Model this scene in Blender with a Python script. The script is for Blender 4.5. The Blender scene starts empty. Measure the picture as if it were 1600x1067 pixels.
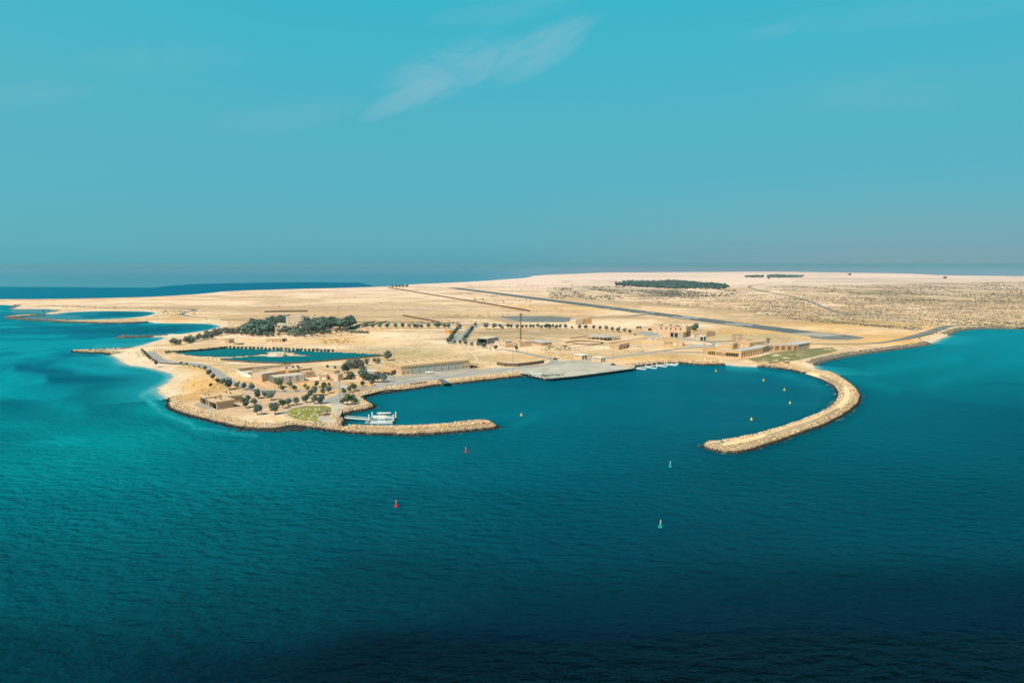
import bpy, math, random
import numpy as np
from mathutils import Vector, Matrix
random.seed(7); RNG=np.random.default_rng(11)
S=bpy.context.scene; COL=S.collection
# ------------------------------------------------------------------ camera, sky, sun, exposure
F=1066.7; YH=413.0; PITCH=math.atan((533.5-YH)/F); CAMZ=100.0
cam=bpy.data.objects.new('camera',bpy.data.cameras.new('camera')); COL.objects.link(cam)
cam.location=(0,0,CAMZ); cam.rotation_euler=(math.pi/2-PITCH,0,0)
cam.data.lens=24; cam.data.sensor_width=36; cam.data.clip_start=1; cam.data.clip_end=200000
S.camera=cam
S.view_settings.view_transform='Standard'; S.view_settings.look='None'
S.view_settings.exposure=0.0; S.view_settings.gamma=1.0
SUN_AZ=math.radians(-146)      # direction towards the sun, measured from +Y clockwise
SUN_EL=math.radians(50)
sd_=Vector((math.sin(SUN_AZ)*math.cos(SUN_EL),math.cos(SUN_AZ)*math.cos(SUN_EL),math.sin(SUN_EL)))
sun=bpy.data.objects.new('sun',bpy.data.lights.new('sun','SUN')); COL.objects.link(sun)
sun.data.energy=5.0; sun.data.angle=math.radians(0.5); sun.data.color=(1.0,0.88,0.70)
sun.rotation_euler=sd_.to_track_quat('Z','Y').to_euler()
W=bpy.data.worlds.new('World'); S.world=W; W.use_nodes=True
def world():
    nt=W.node_tree; N=nt.nodes; L=nt.links; N.clear()
    out=N.new('ShaderNodeOutputWorld'); bg=N.new('ShaderNodeBackground')
    sky=N.new('ShaderNodeTexSky'); sky.sky_type='NISHITA'; sky.sun_disc=False
    sky.sun_elevation=SUN_EL; sky.sun_rotation=SUN_AZ; sky.dust_density=2.0
    tc=N.new('ShaderNodeTexCoord'); sep=N.new('ShaderNodeSeparateXYZ'); L.new(tc.outputs['Generated'],sep.inputs[0])
    cr=N.new('ShaderNodeValToRGB'); L.new(sep.outputs['Z'],cr.inputs[0])
    e=cr.color_ramp.elements
    stops=[(0.0,(.112,.395,.480)),(.015,(.120,.412,.508)),(.035,(.125,.430,.530)),(.10,(.100,.450,.565)),(.20,(.085,.465,.590)),(.275,(.060,.485,.620)),(.36,(.038,.485,.63)),(.46,(.015,.30,.42)),(.62,(.005,.16,.25)),(1.0,(.004,.09,.18))]
    e[0].position=stops[0][0]; e[0].color=stops[0][1]+(1,)
    e[1].position=1.0; e[1].color=stops[-1][1]+(1,)
    for p,c in stops[1:-1]:
        x=e.new(p); x.color=c+(1,)
    # the dusty mauve low on the right
    def math_(op,a,b=None,clamp=False):
        m=N.new('ShaderNodeMath'); m.operation=op; m.use_clamp=clamp
        for i,v in enumerate((a,b)):
            if v is None: continue
            if isinstance(v,(int,float)): m.inputs[i].default_value=v
            else: L.new(v,m.inputs[i])
        return m.outputs[0]
    rx=math_('MULTIPLY',math_('ADD',sep.outputs['X'],.05),2.0,True)
    low=math_('SUBTRACT',1.0,math_('MULTIPLY',sep.outputs['Z'],7.0),True)
    low2=math_('MULTIPLY',low,low)
    fac=math_('MULTIPLY',math_('MULTIPLY',rx,low2),.75)
    m1=N.new('ShaderNodeMixRGB'); L.new(fac,m1.inputs[0]); L.new(cr.outputs[0],m1.inputs[1]); m1.inputs[2].default_value=(.27,.385,.455,1)
    # left edge a touch greener
    lx=math_('MULTIPLY',math_('SUBTRACT',math_('MULTIPLY',sep.outputs['X'],-1.0),.3),1.6,True)
    m2=N.new('ShaderNodeMixRGB'); L.new(math_('MULTIPLY',lx,.6),m2.inputs[0]); L.new(m1.outputs[0],m2.inputs[1]); m2.inputs[2].default_value=(.11,.50,.58,1)
    # thin wisps of cloud: patches of streaky noise round given directions
    def wisp(prev,u,v,su,sv,ang,strength,nscale,lo,hi,seed):
        x=(u-800)/F; y=(533.5-v)/F
        d=Vector((x,math.cos(PITCH)+y*math.sin(PITCH),-math.sin(PITCH)+y*math.cos(PITCH))).normalized()
        # local axes on the sky
        rt=Vector((1,0,0)); rt=(rt-d*rt.dot(d)).normalized(); up=rt.cross(d).normalized()
        ca,sa=math.cos(ang),math.sin(ang); a=rt*ca+up*sa; b=up*ca-rt*sa
        def dot(vv):
            n=N.new('ShaderNodeVectorMath'); n.operation='DOT_PRODUCT'; L.new(tc.outputs['Generated'],n.inputs[0]); n.inputs[1].default_value=vv; return n.outputs['Value']
        pa=dot(a); pb=dot(b)
        cmb=N.new('ShaderNodeCombineXYZ'); L.new(math_('MULTIPLY',pa,.33),cmb.inputs[0]); L.new(pb,cmb.inputs[1]); cmb.inputs[2].default_value=seed
        nz=N.new('ShaderNodeTexNoise'); nz.inputs['Scale'].default_value=nscale; nz.inputs['Detail'].default_value=7; nz.inputs['Roughness'].default_value=.55; nz.inputs['Distortion'].default_value=1.1
        L.new(cmb.outputs[0],nz.inputs['Vector'])
        qa=math_('DIVIDE',pa,su/F); qb=math_('DIVIDE',pb,sv/F)
        qa=math_('MULTIPLY',qa,qa); qb=math_('MULTIPLY',qb,qb)
        g=math_('SUBTRACT',1.0,math_('ADD',qa,qb),True)
        g=math_('POWER',g,.8)
        val=math_('ADD',nz.outputs['Fac'],math_('MULTIPLY',math_('SUBTRACT',g,.5),.22))
        mr=N.new('ShaderNodeMapRange'); mr.interpolation_type='SMOOTHSTEP'; L.new(val,mr.inputs[0]); mr.inputs[1].default_value=lo; mr.inputs[2].default_value=hi
        f=math_('MULTIPLY',math_('MULTIPLY',mr.outputs[0],math_('MULTIPLY',g,1.15,True)),strength)
        m=N.new('ShaderNodeMixRGB'); L.new(f,m.inputs[0]); L.new(prev,m.inputs[1]); m.inputs[2].default_value=(.27,.54,.645,1)
        return m.outputs[0]
    c=m2.outputs[0]
    c=wisp(c,702,106,120,38,.30,.44,24,.36,.74,3.1)
    c=wisp(c,842,76,100,36,.44,.46,24,.36,.72,5.2)
    c=wisp(c,770,100,190,26,.40,.30,38,.36,.66,12.2)
    c=wisp(c,640,150,90,18,.40,.4,16,.38,.62,8.2)
    c=wisp(c,450,185,190,28,.10,0.15,14,.42,.75,9.4)
    c=wisp(c,1450,15,190,28,.12,0.19,13,.40,.72,1.7)
    c=wisp(c,1210,48,70,14,.3,0.17,13,.40,.7,6.7)
    c=wisp(c,220,95,190,30,.08,0.15,12,.42,.72,2.7)
    c=wisp(c,30,150,110,24,.15,0.17,12,.42,.72,4.7)
    c=wisp(c,1450,140,260,40,.05,0.12,12,.42,.75,7.7)
    c=wisp(c,790,15,120,26,.15,0.17,18,.42,.7,2.2)
    # blend in the physical sky so that azimuth and sun position keep their natural variation
    nm=N.new('ShaderNodeMixRGB'); nm.blend_type='MULTIPLY'; nm.inputs[0].default_value=1; L.new(sky.outputs[0],nm.inputs[1]); nm.inputs[2].default_value=(.05,.085,.075,1)
    mx=N.new('ShaderNodeMixRGB'); mx.inputs[0].default_value=.10; L.new(c,mx.inputs[1]); L.new(nm.outputs[0],mx.inputs[2])
    L.new(mx.outputs[0],bg.inputs[0]); bg.inputs[1].default_value=1.0
    L.new(bg.outputs[0],out.inputs[0])
world()
# ------------------------------------------------------------------ geometry of the view: pixel of the photo -> point on the ground
CP,SP=math.cos(PITCH),math.sin(PITCH)
GZ=2.5
def P(u,v,z=GZ):
    x=(u-800)/F; y=(533.5-v)/F
    dx,dy,dz=x,CP+y*SP,-SP+y*CP
    t=(z-CAMZ)/dz
    return Vector((dx*t,dy*t,z))
def proj(X,Y,Z):
    dz=Z-CAMZ
    f=Y*CP-dz*SP; up=Y*SP+dz*CP
    return 800+F*X/f, 533.5-F*up/f
# ------------------------------------------------------------------ helpers
def tag(o,label=None,cat=None,group=None,kind=None):
    if label: o['label']=label
    if cat: o['category']=cat
    if group: o['group']=group
    if kind: o['kind']=kind
    return o
def empty(name,loc,rz=0,label=None,cat=None,group=None):
    o=bpy.data.objects.new(name,None); COL.objects.link(o); o.location=loc; o.rotation_euler=(0,0,rz); o.empty_display_size=1
    return tag(o,label,cat,group)
class MB:
    def __init__(s): s.v=[]; s.f=[]
    def quad(s,a,b,c,d):
        n=len(s.v); s.v+=[tuple(a),tuple(b),tuple(c),tuple(d)]; s.f.append((n,n+1,n+2,n+3)); return s
    def tri(s,a,b,c):
        n=len(s.v); s.v+=[tuple(a),tuple(b),tuple(c)]; s.f.append((n,n+1,n+2)); return s
    def box(s,x0,x1,y0,y1,z0,z1):
        n=len(s.v); s.v+=[(x0,y0,z0),(x1,y0,z0),(x1,y1,z0),(x0,y1,z0),(x0,y0,z1),(x1,y0,z1),(x1,y1,z1),(x0,y1,z1)]
        for f in ((3,2,1,0),(4,5,6,7),(0,1,5,4),(1,2,6,5),(2,3,7,6),(3,0,4,7)): s.f.append(tuple(n+i for i in f))
        return s
    def lathe(s,prof,c=(0,0,0),k=10):
        n=len(s.v)
        for r,z in prof:
            for i in range(k):
                a=2*math.pi*i/k; s.v.append((c[0]+r*math.cos(a),c[1]+r*math.sin(a),c[2]+z))
        for j in range(len(prof)-1):
            for i in range(k):
                i2=(i+1)%k; s.f.append((n+j*k+i,n+j*k+i2,n+(j+1)*k+i2,n+(j+1)*k+i))
        s.f.append(tuple(n+i for i in range(k))[::-1]); m=n+(len(prof)-1)*k; s.f.append(tuple(m+i for i in range(k)))
        return s
    def bar(s,a,b,r,r2=None,k=5):
        a=Vector(a); b=Vector(b); r2=r if r2 is None else r2
        d=(b-a).normalized(); u=d.orthogonal().normalized(); w=d.cross(u); n=len(s.v)
        for p,rr in ((a,r),(b,r2)):
            for i in range(k):
                t=2*math.pi*i/k; s.v.append(tuple(p+u*(rr*math.cos(t))+w*(rr*math.sin(t))))
        for i in range(k):
            j=(i+1)%k; s.f.append((n+i,n+j,n+k+j,n+k+i))
        s.f.append(tuple(n+i for i in range(k))[::-1]); s.f.append(tuple(n+k+i for i in range(k)))
        return s
    def poly(s,pts):
        n=len(s.v); s.v+=[tuple(p) for p in pts]; s.f.append(tuple(range(n,n+len(pts)))); return s
    def build(s,name,mat,parent=None,smooth=False,mesh=None):
        me=mesh or bpy.data.meshes.new(name)
        me.from_pydata(s.v,[],s.f); me.update()
        if smooth:
            me.polygons.foreach_set('use_smooth',[True]*len(me.polygons))
        me.materials.append(mat)
        o=bpy.data.objects.new(name,me); COL.objects.link(o)
        if parent: o.parent=parent
        return o
def copy_tree(o,parent=None):
    c=o.copy(); COL.objects.link(c)
    if parent: c.parent=parent
    for ch in [q for q in KIDS.get(o.name,[])]: copy_tree(ch,c)
    return c
KIDS={}
def note(root):
    for ch in root.children: 
        KIDS.setdefault(root.name,[]).append(ch); note(ch)
def npmesh(name,V,Fc,mat,col=None,smooth=True,attrs=None):
    me=bpy.data.meshes.new(name)
    k=Fc.shape[1]
    me.vertices.add(len(V)); me.vertices.foreach_set('co',np.ascontiguousarray(V,dtype=np.float32).ravel())
    me.loops.add(Fc.size); me.loops.foreach_set('vertex_index',np.ascontiguousarray(Fc,dtype=np.int32).ravel())
    me.polygons.add(len(Fc)); me.polygons.foreach_set('loop_start',np.arange(0,Fc.size,k,dtype=np.int32))
    me.polygons.foreach_set('loop_total',np.full(len(Fc),k,dtype=np.int32))
    if smooth: me.polygons.foreach_set('use_smooth',np.ones(len(Fc),dtype=bool))
    me.update(calc_edges=True)
    if col is not None:
        a=me.color_attributes.new('Col','FLOAT_COLOR','POINT')
        a.data.foreach_set('color',np.ascontiguousarray(np.concatenate([col,np.ones((len(col),1))],1),dtype=np.float32).ravel())
    for nme,arr in (attrs or {}).items():
        a=me.attributes.new(nme,'FLOAT','POINT'); a.data.foreach_set('value',arr.astype(np.float32))
    me.materials.append(mat)
    o=bpy.data.objects.new(name,me); COL.objects.link(o); return o
def lin(r,g,b):
    f=lambda c:(c/255/12.92 if c<=10.3 else ((c/255+.055)/1.055)**2.4)
    return (f(r),f(g),f(b))
# value noise in numpy
def vnoise(x,y,seed=0):
    xi=np.floor(x).astype(np.int64); yi=np.floor(y).astype(np.int64); xf=x-xi; yf=y-yi
    def h(a,b):
        n=(a*374761393+b*668265263+seed*974711)&0xffffffff
        n=((n^(n>>13))*1274126177)&0xffffffff
        return ((n^(n>>16))&0xffff)/65535.0
    u=xf*xf*(3-2*xf); w=yf*yf*(3-2*yf)
    return (h(xi,yi)*(1-u)+h(xi+1,yi)*u)*(1-w)+(h(xi,yi+1)*(1-u)+h(xi+1,yi+1)*u)*w
def fbm(x,y,s,seed=0,o=4):
    r=0;a=.5;t=0
    for i in range(o):
        r=r+a*vnoise(x/s*2**i,y/s*2**i,seed+i*17); t+=a; a*=.5
    return r/t
# ------------------------------------------------------------------ materials
MC={}
def mat(name,color,rough=.85,var=.12,scale=.6,bump=0.0,metal=0,spec=.3,extra=None):
    if name in MC: return MC[name]
    m=bpy.data.materials.new(name); m.use_nodes=True; nt=m.node_tree; N=nt.nodes; L=nt.links
    b=N['Principled BSDF']; b.inputs['Roughness'].default_value=rough; b.inputs['Metallic'].default_value=metal; b.inputs['Specular IOR Level'].default_value=spec
    tc=N.new('ShaderNodeTexCoord'); nz=N.new('ShaderNodeTexNoise'); nz.inputs['Scale'].default_value=scale; nz.inputs['Detail'].default_value=5; nz.inputs['Roughness'].default_value=.65
    L.new(tc.outputs['Object'],nz.inputs['Vector'])
    mr=N.new('ShaderNodeMapRange'); L.new(nz.outputs['Fac'],mr.inputs[0]); mr.inputs[1].default_value=.3; mr.inputs[2].default_value=.7; mr.inputs[3].default_value=1-var; mr.inputs[4].default_value=1+var
    mx=N.new('ShaderNodeMixRGB'); mx.blend_type='MULTIPLY'; mx.inputs[0].default_value=1; mx.inputs[1].default_value=color+(1,); L.new(mr.outputs[0],mx.inputs[2])
    c=mx.outputs[0]
    if extra: c=extra(N,L,tc,c)
    L.new(c,b.inputs['Base Color'])
    if bump:
        bp=N.new('ShaderNodeBump'); bp.inputs['Strength'].default_value=bump; bp.inputs['Distance'].default_value=.1; L.new(nz.outputs['Fac'],bp.inputs['Height']); L.new(bp.outputs[0],b.inputs['Normal'])
    MC[name]=m; return m
def foliage(name,c1,c2):
    m=bpy.data.materials.new(name); m.use_nodes=True; nt=m.node_tree; N=nt.nodes; L=nt.links
    b=N['Principled BSDF']; b.inputs['Roughness'].default_value=.8; b.inputs['Specular IOR Level'].default_value=.15
    g=N.new('ShaderNodeNewGeometry'); oi=N.new('ShaderNodeObjectInfo')
    cr=N.new('ShaderNodeMixRGB'); cr.inputs[1].default_value=c1+(1,); cr.inputs[2].default_value=c2+(1,)
    L.new(g.outputs['Random Per Island'],cr.inputs[0])
    mr=N.new('ShaderNodeMapRange'); L.new(oi.outputs['Random'],mr.inputs[0]); mr.inputs[3].default_value=.75; mr.inputs[4].default_value=1.3
    mx=N.new('ShaderNodeMixRGB'); mx.blend_type='MULTIPLY'; mx.inputs[0].default_value=1; L.new(cr.outputs[0],mx.inputs[1]); L.new(mr.outputs[0],mx.inputs[2])
    L.new(mx.outputs[0],b.inputs['Base Color']); return m
TAN=(.47,.31,.19); 
M={}
M['wall']=mat('sand_render',(.66,.46,.31),var=.10,scale=.35,bump=.2)
M['wall2']=mat('brown_render',(.52,.37,.25),var=.10,scale=.35,bump=.2)
M['ochre']=mat('ochre_render',(.62,.40,.20),var=.10,scale=.35,bump=.2)
M['cream']=mat('cream_render',(.62,.50,.36),var=.12,scale=.3,bump=.2)
M['white']=mat('white_paint',(.78,.76,.72),rough=.6,var=.06)
M['roof']=mat('ochre_roof_screed',(.68,.46,.27),var=.14,scale=.25,bump=.2)
M['roofpale']=mat('pale_roof_screed',(.66,.55,.45),var=.14,scale=.25,bump=.2)
M['roofgrey']=mat('grey_roof_membrane',(.52,.52,.52),var=.12,scale=.2)
M['grey']=mat('grey_metal',(.26,.26,.26),rough=.5,var=.08,scale=1.5)
M['louvre']=mat('grey_louvre',(.20,.19,.17),rough=.6,var=.2,scale=2)
M['shutter']=mat('grey_roller_shutter',(.55,.53,.49),rough=.5,var=.08,scale=1)
M['dark']=mat('dark_interior',(.035,.04,.045),rough=.8,var=.2)
M['glass']=mat('dark_glass',(.015,.035,.05),rough=.12,var=.1,spec=.6)
M['wood']=mat('brown_timber',(.16,.11,.075),var=.25,scale=1)
M['trunk']=mat('bark',(.10,.075,.055),var=.25,scale=2)
M['conc']=mat('concrete',(.42,.385,.33),var=.32,scale=.045,bump=.2)
M['concpale']=mat('pale_concrete',(.50,.455,.385),var=.26,scale=.06)
M['asph']=mat('bleached_asphalt',(.36,.35,.33),var=.16,scale=.06)
M['asphdark']=mat('dark_asphalt',(.115,.14,.145),var=.22,scale=.02)
M['asphmid']=mat('old_asphalt',(.20,.205,.20),var=.2,scale=.02)
M['track']=mat('dirt_track',(.48,.34,.22),var=.12,scale=.05)
M['paint']=mat('road_paint',(.66,.60,.52),var=.25,scale=.15)
M['steel']=mat('galvanised_steel',(.22,.22,.22),rough=.45,var=.1,metal=.4)
M['mastbrown']=mat('brown_mast_steel',(.16,.11,.09),rough=.6,var=.1)
M['black']=mat('black_rubber',(.015,.017,.018),rough=.7,var=.2)
M['red']=mat('red_buoy_paint',(.62,.012,.05),rough=.45,var=.06)
M['redpale']=mat('faded_red_paint',(.60,.22,.20),rough=.5,var=.1)
M['green']=mat('green_buoy_paint',(.005,.36,.28),rough=.45,var=.06)
M['yellow']=mat('yellow_buoy_paint',(.88,.58,.005),rough=.45,var=.06)
M['hull']=mat('white_gelcoat',(.78,.78,.77),rough=.3,var=.03,spec=.5)
M['deckblue']=mat('pale_blue_deck',(.25,.45,.50),rough=.6,var=.05)
M['teal']=mat('teal_canvas',(.02,.25,.27),rough=.8,var=.1)
M['orange']=mat('orange_wall',(.70,.33,.04),var=.08)
M['blueglass']=mat('blue_shutter',(.03,.12,.25),rough=.5,var=.1)
M['solar']=mat('solar_glass',(.0,.125,.145),rough=.35,var=.10,scale=.15,spec=.5)
M['lawn']=mat('mown_lawn',(.25,.25,.055),var=.45,scale=.14)
M['lawndark']=mat('green_lawn',(.05,.13,.04),var=.2,scale=.2)
M['car']=mat('white_car_paint',(.75,.75,.75),rough=.3,var=.02,spec=.5)
M['cardark']=mat('dark_car_paint',(.04,.045,.05),rough=.3,var=.02,spec=.5)
M['leaf']=foliage('dark_leaves',(.055,.100,.085),(.12,.18,.145))
M['leafgreen']=foliage('green_leaves',(.08,.13,.06),(.15,.20,.09))
M['leafolive']=foliage('olive_ground_leaves',(.15,.16,.065),(.27,.26,.14))
M['leafwood']=foliage('far_wood_leaves',(.05,.095,.095),(.10,.16,.15))
M['leafgrey']=foliage('grey_leaves',(.13,.145,.115),(.22,.22,.17))
M['leafmid']=foliage('mid_leaves',(.09,.135,.12),(.18,.23,.19))
def rockmat(k=1.0):
    m=bpy.data.materials.new('armour_stone'); m.use_nodes=True; nt=m.node_tree; N=nt.nodes; L=nt.links
    b=N['Principled BSDF']; b.inputs['Roughness'].default_value=.9; b.inputs['Specular IOR Level'].default_value=.15
    g=N.new('ShaderNodeNewGeometry'); cr=N.new('ShaderNodeValToRGB'); L.new(g.outputs['Random Per Island'],cr.inputs[0])
    e=cr.color_ramp.elements; e[0].position=0; e[0].color=(.24,.17,.11,1); e[1].position=1; e[1].color=(.82,.72,.58,1)
    for p,c in ((.2,(.48,.32,.17,1)),(.5,(.66,.46,.26,1)),(.8,(.74,.56,.38,1))): e.new(p).color=c
    sp=N.new('ShaderNodeSeparateXYZ'); L.new(g.outputs['Position'],sp.inputs[0])
    nz=N.new('ShaderNodeTexNoise'); nz.inputs['Scale'].default_value=.5; L.new(g.outputs['Position'],nz.inputs['Vector'])
    ad=N.new('ShaderNodeMath'); ad.operation='ADD'; L.new(sp.outputs['Z'],ad.inputs[0]); 
    mu=N.new('ShaderNodeMath'); mu.operation='MULTIPLY_ADD'; L.new(nz.outputs['Fac'],mu.inputs[0]); mu.inputs[1].default_value=.9; mu.inputs[2].default_value=-.45; L.new(mu.outputs[0],ad.inputs[1])
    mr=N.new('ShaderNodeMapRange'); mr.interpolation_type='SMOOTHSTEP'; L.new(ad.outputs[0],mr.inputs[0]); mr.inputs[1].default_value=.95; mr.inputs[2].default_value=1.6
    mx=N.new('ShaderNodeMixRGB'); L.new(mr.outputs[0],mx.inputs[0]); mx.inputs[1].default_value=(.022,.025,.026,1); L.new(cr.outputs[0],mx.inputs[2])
    if k<1:
        hs=N.new('ShaderNodeMixRGB'); hs.blend_type='MIX'; hs.inputs[0].default_value=.85; L.new(mx.outputs[0],hs.inputs[1]); hs.inputs[2].default_value=(.13,.14,.13,1); L.new(hs.outputs[0],b.inputs['Base Color'])
    else: L.new(mx.outputs[0],b.inputs['Base Color'])
    return m
M['rock']=rockmat(); M['rockdark']=rockmat(.4)
def colmat(name,rough,water=False):
    m=bpy.data.materials.new(name); m.use_nodes=True; nt=m.node_tree; N=nt.nodes; L=nt.links; N.clear()
    out=N.new('ShaderNodeOutputMaterial'); at=N.new('ShaderNodeAttribute'); at.attribute_name='Col'
    g=N.new('ShaderNodeNewGeometry')
    def noise(scale,det,vec,rough=.6):
        n=N.new('ShaderNodeTexNoise'); n.inputs['Scale'].default_value=scale; n.inputs['Detail'].default_value=det; n.inputs['Roughness'].default_value=rough; L.new(vec,n.inputs['Vector']); return n.outputs['Fac']
    def mp(v,a,b,c,d):
        r=N.new('ShaderNodeMapRange'); L.new(v,r.inputs[0]); 
        for i,x in enumerate((a,b,c,d)): r.inputs[i+1].default_value=x
        return r.outputs[0]
    def mul(a,b):
        x=N.new('ShaderNodeMixRGB'); x.blend_type='MULTIPLY'; x.inputs[0].default_value=1; L.new(a,x.inputs[1]); L.new(b,x.inputs[2]); return x.outputs[0]
    if not water:
        b=N.new('ShaderNodeBsdfDiffuse'); c=at.outputs['Color']
        c=mul(c,mp(noise(.22,6,g.outputs['Position'],.7),.25,.75,.78,1.2))
        c=mul(c,mp(noise(.02,6,g.outputs['Position'],.7),.3,.7,.82,1.15))
        c=mul(c,mp(noise(.07,8,g.outputs['Position'],.75),.3,.7,.84,1.13))
        L.new(c,b.inputs[0])
        bp=N.new('ShaderNodeBump'); bp.inputs['Strength'].default_value=.6; bp.inputs['Distance'].default_value=1.6; L.new(noise(.12,8,g.outputs['Position'],.7),bp.inputs['Height']); L.new(bp.outputs[0],b.inputs['Normal'])
        L.new(b.outputs[0],out.inputs[0]); return m
    mpg=N.new('ShaderNodeMapping'); L.new(g.outputs['Position'],mpg.inputs[0]); mpg.inputs['Rotation'].default_value=(0,0,.25); mpg.inputs['Scale'].default_value=(.55,1.0,1)
    big=noise(.05,3,mpg.outputs[0]); med=noise(.26,4,mpg.outputs[0],.52)
    mpg2=N.new('ShaderNodeMapping'); L.new(g.outputs['Position'],mpg2.inputs[0]); mpg2.inputs['Rotation'].default_value=(0,0,-.35); mpg2.inputs['Scale'].default_value=(.5,1.0,1)
    fine=noise(.8,4,mpg2.outputs[0],.65)
    ad=N.new('ShaderNodeMath'); ad.operation='MULTIPLY_ADD'; L.new(med,ad.inputs[0]); ad.inputs[1].default_value=1.6; L.new(big,ad.inputs[2])
    ad2=N.new('ShaderNodeMath'); ad2.operation='MULTIPLY_ADD'; L.new(fine,ad2.inputs[0]); ad2.inputs[1].default_value=.45; L.new(ad.outputs[0],ad2.inputs[2])
    bp=N.new('ShaderNodeBump'); bp.inputs['Strength'].default_value=1.0; L.new(ad2.outputs[0],bp.inputs['Height'])
    aw=N.new('ShaderNodeAttribute'); aw.attribute_name='wave'; L.new(aw.outputs['Fac'],bp.inputs['Distance'])
    df=N.new('ShaderNodeBsdfDiffuse'); L.new(at.outputs['Color'],df.inputs[0]); L.new(bp.outputs[0],df.inputs['Normal'])
    gl=N.new('ShaderNodeBsdfGlossy'); gl.inputs['Roughness'].default_value=.14; gl.inputs[0].default_value=(.14,.70,1,1); L.new(bp.outputs[0],gl.inputs['Normal'])
    fr=N.new('ShaderNodeFresnel'); fr.inputs[0].default_value=1.33; L.new(bp.outputs[0],fr.inputs['Normal'])
    sh=N.new('ShaderNodeAttribute'); sh.attribute_name='sheen'
    mm=N.new('ShaderNodeMath'); mm.operation='MULTIPLY'; mm.use_clamp=True; fs=N.new('ShaderNodeMath'); fs.operation='SUBTRACT'; fs.use_clamp=True; L.new(fr.outputs[0],fs.inputs[0]); fs.inputs[1].default_value=.04; L.new(fs.outputs[0],mm.inputs[0]); L.new(sh.outputs['Fac'],mm.inputs[1])
    mix=N.new('ShaderNodeMixShader'); L.new(mm.outputs[0],mix.inputs[0]); L.new(df.outputs[0],mix.inputs[1]); L.new(gl.outputs[0],mix.inputs[2])
    L.new(mix.outputs[0],out.inputs[0]); return m
M['ground']=colmat('desert_ground',.9); M['water']=colmat('sea_water',.1,True)
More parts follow.
